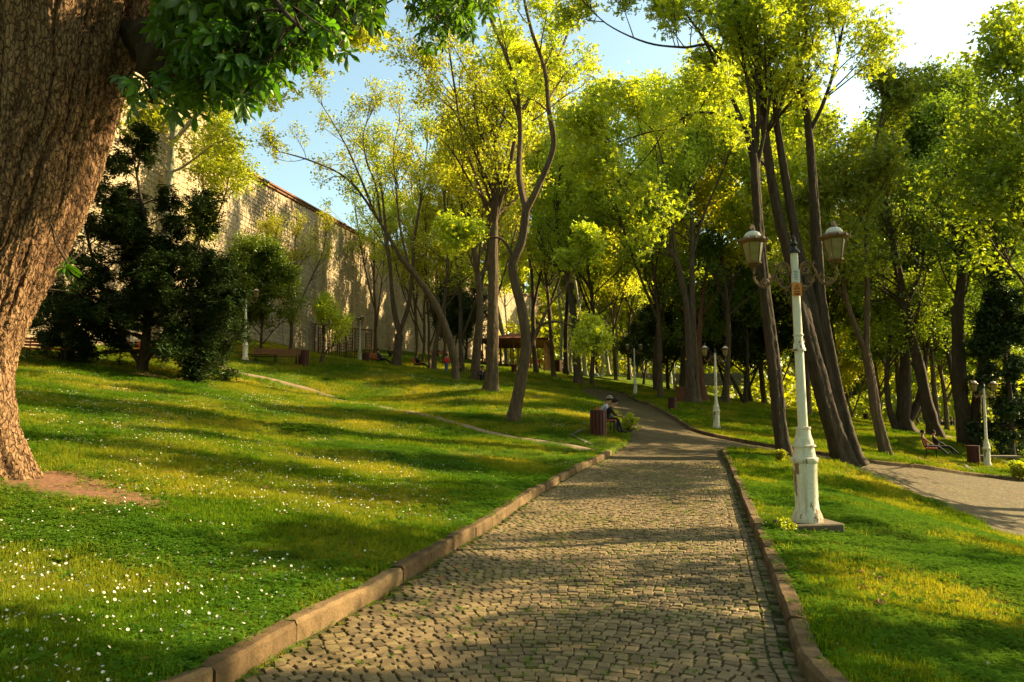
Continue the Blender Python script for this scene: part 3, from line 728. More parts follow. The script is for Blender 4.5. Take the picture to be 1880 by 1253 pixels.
hero('tree', 'massive dark double trunk rising behind the far right lamp post', 23, (1768, 812), 42, [
    ([None, (1765,740), (1760,660), (1758,580), (1765,500), (1755,420), (1740,330), (1730,240)], .62, .12, .4, 18),
    ([(1788,820), (1792,740), (1805,660), (1822,570), (1838,480), (1868,400), (1890,330)], .42, .1, .4, 16)],
    L1=3.8, up1=.2, n2=6, n3=5, lpt=14, leaf=.18, lm=LEAF_DEEP, bark=BARK_D, flare=1.4)
hero('tree', 'medium trunk with pale right edge beside the dirt crest left of the path top', 24, (1062, 708), 62, [
    ([None, (1058,650), (1054,590), (1045,530), (1030,470), (1022,400), (1030,300)], .5, .12, .45, 18)], L1=5, lpt=11, leaf=.2, lm=LEAF_SPRING, bark=BARK)
hero('tree', 'slim trunk leaning left beside the pavilion end', 25, (1016, 696), 70, [
    ([None, (1013,640), (1008,560), (1000,490), (990,400), (985,300)], .3, .1, .45, 16)], L1=5, lpt=11, leaf=.22, lm=LEAF_YELLOW, bark=BARK)
hero('tree', 'twin dark trunks on the bright slope right of the path lamp', 26, (1203, 718), 70, [
    ([None, (1203,660), (1208,600), (1210,520), (1205,440)], .42, .12, .5, 10),
    ([(1211,718), (1213,650), (1218,580), (1226,500), (1235,410)], .3, .1, .5, 10)], L1=5, lpt=12, leaf=.22, lm=LEAF_MID)
hero('tree', 'thin tree leaning hard to the left on the right lawn', 27, (1366, 737), 62, [
    ([None, (1350,705), (1332,675), (1305,648), (1280,620), (1262,590)], .22, .08, .5, 8),
    ([(1368,737), (1371,690), (1372,640), (1368,580), (1360,500)], .25, .09, .5, 10)], L1=4, lpt=14, leaf=.22, lm=LEAF_DEEP, bark=BARK_D)
hero('tree', 'thin reddish leaning trunk right behind the thick double trunk', 28, (1292, 728), 56, [
    ([None, (1287,690), (1283,640), (1288,560), (1300,480)], .36, .12, .55, 12)], L1=4, lpt=12, leaf=.2, lm=LEAF_DEEP, bark=BARK_RED)
hero('plane_tree', 'pale mottled trunk rising behind the dark yew with bright leaves over the wall', 29, (292, 650), 37, [
    ([None, (296,560), (302,440), (310,330), (322,220), (340,110), (352,10)], .40, .2, .5, 12),
    ([(318,260), (370,200,-1), (430,150,-2), (500,110,-3), (570,80,-4), (640,60,-5)], .17, .04, .3, 12),
    ([(330,180), (400,120,-1), (460,60,-2), (530,0,-3), (590,-60,-4)], .16, .04, .3, 12),
    ([(338,120), (330,40), (340,-60)], .15, .05, .2, 8)],
    L1=3.6, n2=6, n3=5, lpt=8, leaf=.26, lobes=3, sig=.25, lm=LEAF_SPRING, bark=BARK_PALE, up1=.1, L3=.8)
hero('tree', 'small forked tree with light leaves in front of the round-topped end of the wall', 30, (352, 640), 44, [
    ([None, (350,560), (352,480), (362,430)], .2, .13, .6, 2),
    ([(362,430), (375,380), (372,320), (380,260), (390,200)], .1, .03, .2, 14),
    ([(360,440), (398,395), (415,350), (425,300)], .09, .03, .2, 12)], L1=2.8, lpt=9, leaf=.17, lm=LEAF_SPRING, up1=.2)
hero('tree', 'feathery pale green tree behind the wooden bench against the wall', 31, (533, 660), 50, [
    ([None, (535,620), (536,560), (540,500), (542,440)], .16, .05, .3, 16),
    ([(535,600), (515,540), (500,480), (490,430)], .08, .03, .3, 12),
    ([(536,590), (562,530), (590,470), (600,430)], .08, .03, .3, 12)], L1=2.6, n2=6, n3=5, lpt=6, leaf=.09, up1=.6, lm=LEAF_YELLOW, sig=.12, L3=.6)
hero('tree', 'small crooked tree with a low bright crown in front of the trellises', 32, (590, 668), 47, [
    ([None, (598,645), (612,632), (618,610)], .1, .07, .5, 3),
    ([(588,665), (594,630), (592,600), (598,575)], .08, .04, .4, 8)], L1=1.9, n2=6, n3=5, lpt=10, leaf=.13, lm=LEAF_SPRING, L3=.5, sig=.15)

# ---- one grown model per kind, then copied with a place and turn of its own
def up_stem(seed, H, lean=.06, r0=.3, r1=.07, n=7):
    rs = np.random.default_rng(seed); P = [np.array([0, 0, -.1])]; d = np.array([rs.normal(0, lean), rs.normal(0, lean), 1.])
    for k in range(n):
        d = nz(d + np.array([rs.normal(0, .07), rs.normal(0, .07), .12])); P.append(P[-1] + d * H / n)
    return P, r0, r1
def gen(seed, H, forks=1, r0=.3, **kw):
    rs = np.random.default_rng(seed + 77); st = []
    P, a, b = up_stem(seed, H, r0=r0)
    st.append((P, a, b))
    for k in range(forks - 1):
        i = rs.integers(1, 4); dirn = rs.uniform(0, 6.28); q = [P[i]]
        for m in range(5): q.append(q[-1] + np.array([math.cos(dirn) * (.55 - .07 * m), math.sin(dirn) * (.55 - .07 * m), 1.25]) * H / 9)
        st.append((q, r0 * .55, b))
    kw.setdefault('K3', 2)
    return grow(seed, st, **kw)
K_ = {}
K_['tall'] = gen(101, 19, 2, .27, n1=22, t0=.28, L1=6.6, n2=5, n3=5, lpt=14, leaf=.27, up1=.35, sig=.3)
K_['tall2'] = gen(102, 20, 3, .28, n1=15, t0=.3, L1=6.2, n2=5, n3=5, lpt=15, leaf=.27, up1=.45, bark=BARK_D, sig=.3)
K_['thin'] = gen(110, 15, 3, .22, n1=9, t0=.35, L1=5.0, n2=5, n3=4, lpt=9, leaf=.20, up1=.5, sig=.16)
K_['plane'] = gen(103, 23, 2, .32, n1=18, t0=.42, L1=6.5, n2=5, n3=5, lpt=13, leaf=.37, up1=.5, bark=BARK_PALE, lm=LEAF_YELLOW)
K_['plane2'] = gen(104, 22, 1, .30, n1=26, t0=.4, L1=6.5, n2=5, n3=5, lpt=12, leaf=.37, up1=.6, bark=BARK_PALE, lm=LEAF_SPRING)
K_['low'] = gen(105, 8, 3, .22, n1=18, t0=.12, L1=3.6, n2=5, n3=5, lpt=18, leaf=.21, up1=.15, lm=LEAF_DARK, bark=BARK_D, droop=.15)
K_['low2'] = gen(106, 6, 3, .16, n1=18, t0=.12, L1=3.0, n2=6, n3=5, lpt=16, leaf=.20, up1=.2, lm=LEAF_DEEP, bark=BARK_D)
K_['dense'] = gen(107, 15, 3, .23, n1=18, t0=.15, L1=5.6, n2=5, n3=5, lpt=14, leaf=.36, up1=.2, lm=LEAF_MID)
K_['dense2'] = gen(108, 17, 2, .23, n1=22, t0=.15, L1=5.6, n2=5, n3=5, lpt=14, leaf=.37, up1=.3, lm=LEAF_SPRING)
K_['far'] = gen(109, 17, 1, .3, n1=26, t0=.1, L1=6.6, n2=4, n3=4, lpt=11, leaf=.68, up1=.25, lm=LEAF_MID)
def copies(rows, leafm=None):
    for (kind, px, d, sc, rz, lab, grp, lm_, nm) in rows:
        b = at(px, d); place_tree(nm, lab, K_[kind], b, rz, sc, grp, leafm=lm_)
Y, S_, M2, DP, DK = LEAF_YELLOW, LEAF_SPRING, LEAF_MID, LEAF_DEEP, LEAF_DARK
rr = random.Random(4)
def rz(): return rr.uniform(0, 6.28)
gw = 'thin trunks crowded in front of the castle wall'
rows = [('thin', 765, 68, .8, rz(), 'brown trunk among the thin ones left of the red jacket walker', gw, Y, 'tree'),
 ('thin', 776, 72, .9, rz(), 'brown trunk among the thin ones left of the red jacket walker', gw, S_, 'tree'),
 ('thin', 790, 66, .85, rz(), 'brown trunk among the thin ones left of the red jacket walker', gw, Y, 'tree'),
 ('thin', 815, 74, .95, rz(), 'half-hidden trunk right above the red jacket walker by the wall', None, S_, 'tree'),
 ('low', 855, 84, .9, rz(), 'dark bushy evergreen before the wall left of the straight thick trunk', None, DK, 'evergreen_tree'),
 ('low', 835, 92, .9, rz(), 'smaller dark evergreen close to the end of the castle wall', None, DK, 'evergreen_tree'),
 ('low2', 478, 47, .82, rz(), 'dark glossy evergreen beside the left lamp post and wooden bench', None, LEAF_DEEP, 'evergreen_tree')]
gp = 'row of pale plane trees on the crest'
for i, (px, d) in enumerate([(932, 98), (958, 106), (1035, 92), (1048, 108), (1075, 96), (1088, 112), (1104, 100), (1118, 118), (1132, 106), (1146, 124), (1158, 112), (1172, 130), (1184, 118), (1030, 118), (1064, 125)]):
    rows.append((('plane', 'plane2')[i % 2], px, d, rr.uniform(.95, 1.2), rz(), 'tall pale plane tree of the dense row on the bright crest' if px > 1000 else 'pale curving plane tree standing behind the pavilion roof', gp if px > 1000 else 'plane trees behind the pavilion', (Y, S_)[i % 3 == 0], 'plane_tree'))
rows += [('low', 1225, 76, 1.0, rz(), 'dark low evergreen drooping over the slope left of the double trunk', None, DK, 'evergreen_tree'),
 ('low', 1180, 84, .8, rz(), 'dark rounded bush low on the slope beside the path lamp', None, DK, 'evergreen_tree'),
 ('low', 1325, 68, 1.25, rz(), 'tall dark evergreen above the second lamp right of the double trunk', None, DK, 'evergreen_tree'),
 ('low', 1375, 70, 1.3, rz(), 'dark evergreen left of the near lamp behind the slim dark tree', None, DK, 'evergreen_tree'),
 ('dense', 1180, 100, 1.0, rz(), 'green tree with a dark forked stem above the slope lamp', None, S_, 'tree'),
 ('tall2', 1155, 92, 1.0, rz(), 'dark leaning trunk at the right end of the plane row', None, S_, 'tree'),
 ('dense2', 1440, 78, 1.0, rz(), 'sunlit yellow-green tree low behind the slim dark tree', None, Y, 'tree'),
 ('tall', 1478, 66, .9, rz(), 'thin trunk on the far lawn just right of the near lamp post', None, S_, 'tree'),
 ('dense2', 1565, 88, 1.0, rz(), 'yellow-green tree seen between the triple trunk and the low-forking trunk', None, Y, 'tree'),
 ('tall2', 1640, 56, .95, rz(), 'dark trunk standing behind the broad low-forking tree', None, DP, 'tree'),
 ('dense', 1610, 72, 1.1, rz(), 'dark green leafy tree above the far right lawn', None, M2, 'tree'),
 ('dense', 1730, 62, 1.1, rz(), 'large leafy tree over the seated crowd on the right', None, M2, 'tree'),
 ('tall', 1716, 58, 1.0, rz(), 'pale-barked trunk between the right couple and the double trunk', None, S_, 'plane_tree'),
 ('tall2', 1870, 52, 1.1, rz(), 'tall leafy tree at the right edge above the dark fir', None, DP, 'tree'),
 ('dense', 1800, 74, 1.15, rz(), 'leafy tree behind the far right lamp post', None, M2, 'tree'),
 ('dense2', 1690, 95, 1.1, rz(), 'bright backlit tree beyond the crowd on the right', None, Y, 'tree')]
gf = 'park trees filling the background'
for i in range(26):
    px = 1010 + i * 39 + rr.uniform(-12, 12); d = rr.uniform(105, 165)
    rows.append((('far', 'dense2', 'far', 'plane')[i % 4], px, d, rr.uniform(1.0, 1.35), rz(), 'leafy background tree merging into the woods beyond the lawns', gf, (Y, S_, M2, Y)[i % 4], 'tree'))
for i in range(9):
    px = 830 + i * 32 + rr.uniform(-8, 8); d = rr.uniform(128, 160)
    rows.append((('far', 'plane2')[i % 2], px, d, rr.uniform(1.0, 1.3), rz(), 'leafy tree on the skyline past the end of the castle wall', 'skyline trees past the wall end', (S_, Y)[i % 2], 'tree'))
copies(rows)
# broad crowns standing in the middle distance
copies([('thin', 800, 84, 1.4, 1.0, 'tall yellow-green crown rising left of the straight thick trunk', None, Y, 'tree'),
 ('thin', 690, 80, 1.05, 2.0, 'nearly bare tree standing over the wall top', None, S_, 'tree'),
 ('thin', 850, 62, 1.25, 2.6, 'thin-trunked tree with a wide yellow-green crown between the leaning tree and the thin dark tree', None, Y, 'tree'),
 ('thin', 985, 72, 1.5, 3.0, 'tall yellow-green crown behind the fork of the S-curved tree', None, Y, 'tree'),
 ('tall2', 1040, 76, 1.25, 4.0, 'tall yellow-green crown just left of the sky gap over the path', None, Y, 'tree'),
 ('tall', 1130, 84, 1.0, 5.0, 'round yellow-green crown above the path top below the sky gap', None, Y, 'tree'),
 ('tall2', 1250, 66, 1.25, .5, 'tall pale green crown behind the upright boughs', None, S_, 'tree'),
 ('tall', 1330, 56, 1.15, 1.5, 'tall yellow-green crown left of the upright boughs tree', None, Y, 'tree'),
 ('tall', 1400, 72, 1.3, 4.4, 'tall light green tree directly behind the slim dark tree on the far lawn', None, S_, 'tree'),
 ('tall2', 1545, 62, 1.15, 2.2, 'tall mid-green tree rising right of the three-trunk clump', None, M2, 'tree'),
 ('tall', 1650, 66, 1.15, 3.7, 'tall leafy tree above the broad low-forking tree', None, S_, 'tree'),
 ('tall2', 1755, 56, 1.05, 1.2, 'tall dark green crown over the massive double trunk', None, DP, 'tree'),
 ('tall', 1850, 60, 1.15, 5.1, 'tall dark green crown in the top right corner', None, M2, 'tree'),
 ('tall', 1210, 58, 1.1, 3.1, 'tall light green tree between the slope lamp and the thick double trunk', None, S_, 'tree'),
 ('tall', 1480, 52, 1.0, 2.9, 'tall bright tree rising between the slim dark tree and the three-trunk clump', None, S_, 'tree'),
 ('thin', 905, 78, 1.45, 4.9, 'tall yellow-green crown right behind the straight thick trunk', None, Y, 'tree'),
 ('tall', 1085, 66, 1.05, 2.1, 'light green tree with a high crown over the top of the cobbled path', None, S_, 'tree'),
 ('tall', 1915, 33, .95, 0.4, 'mid-green tree just past the right edge whose boughs hang into the top right corner', None, M2, 'tree')])
# unseen trees added behind to dim skylight, then trees at right whose shade crosses the path and both lawns
for i, (x, y) in enumerate([(-13, -9), (-4, -14), (6, -13), (-20, -2), (-9, -22), (2, -24)]):
    place_tree('tree', 'leafy tree added unseen behind the viewpoint to dim the skylight', K_[('dense', 'tall2')[i % 2]], (x, y, float(T(x, y))), i * 1.7, .95, 'unseen trees added behind the viewpoint', leafm=(M2, S_)[i % 2])
K_['shade'] = gen(111, 12, 2, .26, n1=6, t0=.3, L1=4.2, n2=3, n3=2, lpt=40, leaf=.22, up1=.2, sig=.2)
K_['shade2'] = gen(112, 13, 2, .26, n1=5, t0=.3, L1=4.6, n2=3, n3=2, lpt=44, leaf=.22, up1=.25, sig=.2)
OFFR = [(15.5, 9.5, 1.15), (22, 12.0, 1.08), (13.5, 2.5, 1.05), (20, 24.5, 1.35), (26, 25, 1.35), (22, 5, 1.3), (11.5, 4.5, 1.0)]
for i, (x, y) in enumerate([(-15, 11), (-18, 19)]):
    place_tree('tree', 'leafy park tree between the castle wall and the huge leaning chestnut', K_[('dense', 'tall2')[i % 2]], (x, y, float(T(x, y))), i * 2.7, .7, 'trees left of the chestnut', leafm=(M2, S_)[i % 2])
for i, (x, y, s_) in enumerate(OFFR):
    place_tree('tree', 'park tree standing on the slope to the right of the cobbled path', K_[('shade', 'shade2')[i % 2]], (x, y, float(T(x, y))), i * 1.3, s_, 'trees on the slope right of the view', leafm=(M2, S_)[i % 2])

# the far wood behind everything: nobody could count its trees
rs = np.random.default_rng(501); n_ = 4600
az = rs.uniform(-.16, .86, n_); dd = rs.uniform(165, 215, n_); x = np.sin(az) * dd; y = np.cos(az) * dd
hh = 15 + 14 * noise2(x, y, .045) + 6 * noise2(x, y, .16)
g0 = T(x, y); cx3 = np.stack([x, y, g0 + hh * rs.beta(1.3, 1.1, n_)], 1)
az = rs.uniform(-.02, .86, 2600); dd = rs.uniform(122, 160, 2600); x = np.sin(az) * dd; y = np.cos(az) * dd
cx3 = np.concatenate([cx3, np.stack([x, y, T(x, y) + rs.uniform(0, 1, 2600) ** 1.3 * (5 + 5 * noise2(x, y, .09))], 1)])
cen = (cx3[:, None] + rs.normal(0, .9, (len(cx3), 7, 3))).reshape(-1, 3)
LV, LQ, v = leaves(rs, cen, 1.0, 1, .4); v = np.clip(v * .5 + vnoise(cen * .12) * .7 - .1, 0, 1)
tag(link('far_wood', mesh_np('far_wood', LV, LQ, face_v=v, mats=[LEAF_SPRING])), kind='stuff')
# ------------------------------------------------------------------ dark yew on the left lawn, dark fir at the right edge
yb = at(262, 31)
ys_ = [([np.array([0, 0, -.1]), np.array([.1, .1, 2.]), np.array([.0, .2, 5.]), np.array([-.6, 0, 8.6])], .30, .06, .12, 40),
       ([np.array([0, 0, .3]), np.array([1.1, -.3, 1.8]), np.array([2.0, -.6, 3.6]), np.array([2.4, -.6, 5.2])], .17, .05, .3, 16),
       ([np.array([0, 0, .3]), np.array([-1.2, .2, 2.]), np.array([-2.3, .3, 4.6]), np.array([-2.8, .2, 6.6])], .17, .05, .3, 16),
       ([np.array([0, 0, .6]), np.array([1.5, -.7, 1.3]), np.array([2.9, -1.0, 1.5])], .10, .04, .4, 14),
       ([np.array([0, 0, .8]), np.array([-1.6, .3, 1.3]), np.array([-3.2, .2, 1.7])], .10, .04, .4, 12)]
YEW = grow(301, ys_, L1=3.9, up1=.02, n2=8, n3=6, L2=.34, L3=.5, lpt=18, leaf=.28, elong=3.0, droop=.34, ang1=(60, 95), lm=LEAF_DARK, bark=BARK_D, sig=.085, lf=.66, flat_=2.6, up2=-.12)
place_tree('yew_tree', 'broad dark yew with drooping boughs near the left edge behind the big leaning trunk', YEW, yb)
FIR = grow(302, [([np.array([0, 0, -.1]), np.array([.1, 0, 3.]), np.array([.0, .1, 6.]), np.array([0, 0, 9.2])], .24, .04, .13, 60)], L1=2.5, up1=-.1, n2=8, n3=4, L2=.35, L3=.45, lpt=15, leaf=.26, elong=1.9, droop=.35,
    ang1=(75, 100), lm=LEAF_DARK, bark=BARK_D, sig=.09, lf=.75, flat_=1., up2=-.1)
place_tree('fir_tree', 'dark drooping fir at the right edge beyond the far right lamp post', FIR, at(1845, 40), 0)

# ------------------------------------------------------------------ the huge leaning chestnut
cb = at(-95, 9)
ax = [PT(*p) - cb for p in [(-105,905,9),(-98,860,9),(-92,760,9),(-82,650,9),(-46,550,9.05),(2,450,9.1),(40,350,9.15),(68,250,9.2),(96,130,9.2),(120,0,9.2),(150,-140,9.2),(165,-300,9.1)]]
K, Sn = 500, 270
sp_t = np.r_[np.linspace(0, .80, K - 60), np.linspace(.80, 1, 61)[1:]]
P0 = spline(ax, 2000); P = P0[(sp_t * 1999).astype(int)]; l0 = np.r_[0, np.cumsum(np.linalg.norm(np.diff(P0, axis=0), axis=1))]; ln = l0[(sp_t * 1999).astype(int)]
P = np.stack([np.interp(sp_t * 1999, np.arange(2000), P0[:, k]) for k in range(3)], 1)
rad = np.interp(ln, [0, .35, .8, 1.6, 3, 5, 7, 9], [.92, .76, .64, .585, .59, .74, .92, .95])
Tn = nz(np.gradient(P, axis=0)); ref = np.array([0., -1, 0]); U = nz(np.cross(Tn, ref)); W = np.cross(Tn, U)
# more points round the side that faces the lawn and path
wdir = np.array([.72, -.69, 0]); tha = np.arange(2000) * 2 * np.pi / 2000; mU, mW = U[K // 2], W[K // 2]
fac = (np.cos(tha)[:, None] * mU + np.sin(tha)[:, None] * mW) @ wdir; dens_ = np.where(fac > -.25, 1.0, .14); cd = np.r_[0, np.cumsum(dens_)]; cd /= cd[-1]
th = np.interp(np.arange(Sn) / Sn, cd, np.arange(2001) * 2 * np.pi / 2000); TH = np.broadcast_to(th, (K, Sn)); LN = ln[:, None] + 0 * TH
tw = TH + .12 * LN
lob = .10 * np.sin(2 * tw + 1.1 - .25 * LN) + .08 * np.sin(3 * tw + 2.2 + .35 * LN) + .03 * np.sin(7 * tw + .6 * LN)
roots = .20 * np.exp(-LN / .5) * np.sin(5 * TH + .8)
groove = -.30 * np.exp(-(((np.mod(tw - 3.55 - .05 * LN, 2 * np.pi) - np.pi) / .11) ** 2)) * np.clip((LN - 2.2) / 1.2, 0, 1)
cc = np.stack([np.cos(tw) * .8, np.sin(tw) * .8, LN * .24], -1)
big = vnoise(cc * 2.2) - .5
wr = np.stack([vnoise(cc * 5 + 5), vnoise(cc * 5 + 9), vnoise(cc * 5 + 13)], -1) * .16 + np.stack([vnoise(cc * 17 + 5), vnoise(cc * 17 + 9), 0 * LN], -1) * .05
def worley(Pq):
    "distance to the border between the two nearest cell seeds, and the cell's own random value"
    i = np.floor(Pq).astype(np.int64); f = Pq - i; d1 = np.full(Pq.shape[:-1], 9.); d2 = d1.copy(); idv = d1 * 0
    for dx in (-1, 0, 1):
        for dy in (-1, 0, 1):
            for dz in (-1, 0, 1):
                h = ((i[..., 0] + dx) * 73 + (i[..., 1] + dy) * 317 + (i[..., 2] + dz) * 1459) & 4095
                d = np.sqrt((dx + _H[h] - f[..., 0]) ** 2 + (dy + _H[(h * 7 + 11) & 4095] - f[..., 1]) ** 2 + (dz + _H[(h * 13 + 5) & 4095] - f[..., 2]) ** 2)
                c = d < d1; d2 = np.where(c, d1, np.minimum(d2, d)); idv = np.where(c, _H[(h * 3 + 1) & 4095], idv); d1 = np.where(c, d, d1)
    return d2 - d1, idv
w1, id1 = worley((cc + wr) * np.array([15., 15., 17.])); w2, id2 = worley((cc + wr) * np.array([34., 34., 44.]))
fis = np.abs(vnoise((cc + wr * .8) * np.array([7., 7., 3.2]) + 31) - .5) * 2; fis = np.clip(fis * 3.2, 0, 1); amp = .35 + 1.1 * vnoise(cc * 3.1 + 17)
pl1 = np.clip(w1 * 3.2, 0, 1); pl2 = np.clip(w2 * 3.0, 0, 1); n3_ = vnoise(cc * np.array([70, 70, 130]))
rr_ = rad[:, None] * (1 + lob + roots + groove + .08 * big) + .022 * pl1 * (.3 + .9 * id1) * amp + .034 * fis + .014 * pl2 * (.3 + id2) * amp + .012 * n3_ - .05
V = P[:, None] + rr_[..., None] * (np.cos(TH)[..., None] * U[:, None] + np.sin(TH)[..., None] * W[:, None])
i = (np.arange(K - 1)[:, None] * Sn); s0 = np.arange(Sn)[None]; s1 = (s0 + 1) % Sn
Q = np.stack([i + s0, i + s1, i + Sn + s1, i + Sn + s0], -1).reshape(-1, 4)
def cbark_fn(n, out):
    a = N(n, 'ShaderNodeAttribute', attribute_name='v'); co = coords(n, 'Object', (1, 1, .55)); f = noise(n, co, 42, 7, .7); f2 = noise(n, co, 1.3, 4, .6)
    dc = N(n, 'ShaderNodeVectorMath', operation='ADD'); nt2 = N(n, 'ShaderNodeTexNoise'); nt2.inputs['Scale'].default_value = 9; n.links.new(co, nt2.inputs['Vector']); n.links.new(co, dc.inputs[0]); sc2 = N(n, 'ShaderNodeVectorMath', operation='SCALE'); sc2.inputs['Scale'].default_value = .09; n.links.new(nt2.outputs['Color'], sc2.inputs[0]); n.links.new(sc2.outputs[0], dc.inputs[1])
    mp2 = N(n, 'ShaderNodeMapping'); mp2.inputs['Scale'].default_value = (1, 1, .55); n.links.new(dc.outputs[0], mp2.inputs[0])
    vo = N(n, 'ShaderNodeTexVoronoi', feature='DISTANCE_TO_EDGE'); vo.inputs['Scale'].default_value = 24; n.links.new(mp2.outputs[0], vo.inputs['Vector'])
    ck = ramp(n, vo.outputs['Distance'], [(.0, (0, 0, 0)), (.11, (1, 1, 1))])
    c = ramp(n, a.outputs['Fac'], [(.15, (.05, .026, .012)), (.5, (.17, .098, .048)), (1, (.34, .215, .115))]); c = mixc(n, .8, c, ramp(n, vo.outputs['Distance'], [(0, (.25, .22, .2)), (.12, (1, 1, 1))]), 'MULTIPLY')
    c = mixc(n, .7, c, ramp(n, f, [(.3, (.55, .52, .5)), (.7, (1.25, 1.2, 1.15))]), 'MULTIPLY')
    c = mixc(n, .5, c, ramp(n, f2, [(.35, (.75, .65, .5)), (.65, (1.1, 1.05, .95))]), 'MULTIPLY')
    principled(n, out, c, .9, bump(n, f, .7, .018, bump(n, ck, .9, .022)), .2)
CB = mat('chestnut bark', cbark_fn)
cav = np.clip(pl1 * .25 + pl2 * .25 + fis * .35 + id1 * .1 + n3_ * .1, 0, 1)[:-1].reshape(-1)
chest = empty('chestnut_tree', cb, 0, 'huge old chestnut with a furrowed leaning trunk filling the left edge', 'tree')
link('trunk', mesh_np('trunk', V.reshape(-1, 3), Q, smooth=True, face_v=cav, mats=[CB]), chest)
# heavy limb and branches, pixel lists with depth
LMB = [([(190,40,9.5),(250,70,9.5),(300,78,9.3),(345,30,9.0),(400,-40,8.4),(470,-130,8.4),(560,-220,8.6)], .30, .14),
       ([(150,-120,9.2),(220,-230,9.6),(330,-330,10.2),(480,-400,11),(650,-420,12)], .4, .1),
       ([(480,-400,11),(700,-400,11.3),(930,-350,11.6),(1200,-290,12)], .14, .04),  # limb added above the view to shade the upper trunk
       ([(160,-100,9.2),(60,-220,8.6),(-120,-330,8),(-330,-380,7.6)], .4, .1),
       ([(330,60,8.7),(400,60,8.6),(470,80,8.4),(540,70,8.3),(610,60,8.3)], .07, .02),
       ([(360,10,8.5),(440,0,8.6),(520,10,8.8),(600,-10,9),(690,10,9.3)], .07, .02),
       ([(520,-180,8.5),(620,-120,9),(740,-60,9.6),(820,-20,10),(890,0,10.2)], .08, .02),
       ([(310,120,8.7),(350,150,8.5),(400,170,8.3),(450,175,8.2)], .045, .015),
       ([(420,-60,8.4),(480,-30,7.9),(520,20,7.6),(560,60,7.4)], .05, .015),
       ([(215,150,8.6),(228,168,8.4),(250,178,8.3),(280,190,8.2)], .02, .006),
       ([(130,480,8.35),(124,484,8.25)], .006, .004)]
vs, qs, o_ = [], [], 0; tips = []
rs = np.random.default_rng(61)
tw_par = []
for pts, r0, r1 in LMB:
    kk_ = 16 if r0 < .2 else 60; L_ = spline([PT(*p) - cb for p in pts], kk_); r_ = np.linspace(r0, r1, kk_) * (1 + .03 * rs.normal(size=kk_))
    V, Q = tubes(L_[None], r_[None], 12 if r0 < .2 else 40)
    if r0 >= .2: Cn = np.repeat(L_, 40, 0); V = Cn + (V - Cn) * (.8 + .28 * vnoise(V * 5)[:, None] + .22 * vnoise(V * np.array([14, 14, 14.]))[:, None])
    vs.append(V); qs.append(Q + o_); o_ += len(V); tw_par.append((L_, r_))
burl = PT(300, 112, 9.2) - cb
V = burl + nz(rs.normal(size=(1, 3))) * 0
uu, vv = np.meshgrid(np.linspace(0, 2 * np.pi, 24, endpoint=False), np.linspace(.05, np.pi - .05, 16)); D3 = np.stack([np.cos(uu) * np.sin(vv), np.sin(uu) * np.sin(vv), np.cos(vv)], -1)
V = burl + D3 * (.20 + .16 * (vnoise(D3 * 2.3 + 4) - .3) + .09 * vnoise(D3 * 6 + 4))[..., None] * np.array([1, 1, 1.15]); i = (np.arange(15)[:, None] * 24); s0 = np.arange(24)[None]
Q = np.stack([i + s0, i + (s0 + 1) % 24, i + 24 + (s0 + 1) % 24, i + 24 + s0], -1).reshape(-1, 4); vs.append(V.reshape(-1, 3)); qs.append(Q[:, ::-1] + o_); o_ += V.size // 3
# leafy zones in photo pixels: polygon-ish boxes (x0,y0,x1,y1,dmin,dmax,count,size)
ZN = [(285,-30,370,60,7.9,8.7,46,.28),(300,60,370,150,8.1,8.8,34,.25),(330,-60,540,70,7.6,9.6,230,.30),(420,-60,640,100,7.8,10,220,.28),(340,40,520,150,7.6,9.2,150,.27),(480,20,585,112,7.8,9.2,80,.26),(560,-60,700,45,8.2,10.5,150,.27),
      (400,110,520,185,7.6,8.8,46,.25),(300,150,450,215,7.8,8.8,42,.25),(222,140,300,190,7.7,8.5,16,.25),(120,478,132,492,8.1,8.3,2,.2),(740,-50,900,30,9.2,10.6,100,.24),(765,20,870,62,9.5,10.6,40,.22),(770,60,820,92,9.6,10.4,10,.2),
      (250,-330,900,-60,8,12,520,.32),(880,-430,1260,-190,11,12.6,230,.36),(-700,-420,250,-120,6,11,420,.34),(0,-620,700,-300,7,12,380,.36)]  # rightmost zone: unseen leaves added to keep sun off the upper trunk
rs = np.random.default_rng(62); LC = []; LS = []
for x0, y0, x1, y1, d0, d1, n_, s_ in ZN:
    px = rs.uniform(x0, x1, n_); py = rs.uniform(y0, y1, n_); dd = rs.uniform(d0, d1, n_)
    a = (px - CX) / F; b = (CY - py) / F; yy = cp_ - b * sp_; zz = sp_ + b * cp_
    LC.append(np.stack([a * dd / yy, dd, zz * dd / yy], 1) - cb); LS.append(np.full(n_, s_) * rs.uniform(.6, 1.1, n_))
LC = np.concatenate(LC); LS = np.concatenate(LS)
# every leaf hangs from a thin twig that runs back to the nearest branch in a few shared steps
par = np.concatenate([l for l, _ in tw_par]); parr = np.concatenate([r for _, r in tw_par])
node = []; rs2 = np.random.default_rng(63)
cell = np.round(LC / .55).astype(int); _, inv = np.unique(cell, axis=0, return_inverse=True); inv = inv.ravel()
cent = np.stack([np.bincount(inv, LC[:, k]) / np.bincount(inv) for k in range(3)], 1) + np.array([0, 0, .12])
D = np.linalg.norm(cent[:, None] - par[None], axis=2); kk = D.argmin(1); tgt = par[kk]
keep = (D.min(1) < 1.35)[inv]; LC, LS, inv = LC[keep], LS[keep], inv[keep]
uq, inv = np.unique(inv, return_inverse=True); inv = inv.ravel(); cent = cent[uq]; tgt = tgt[uq]
mid = (cent + tgt) / 2 + rs2.normal(0, .12, cent.shape) + np.array([0, 0, .15])
q1 = np.stack([tgt, (tgt + mid) / 2 + rs2.normal(0, .03, cent.shape), mid, (mid + cent) / 2, cent], 1)
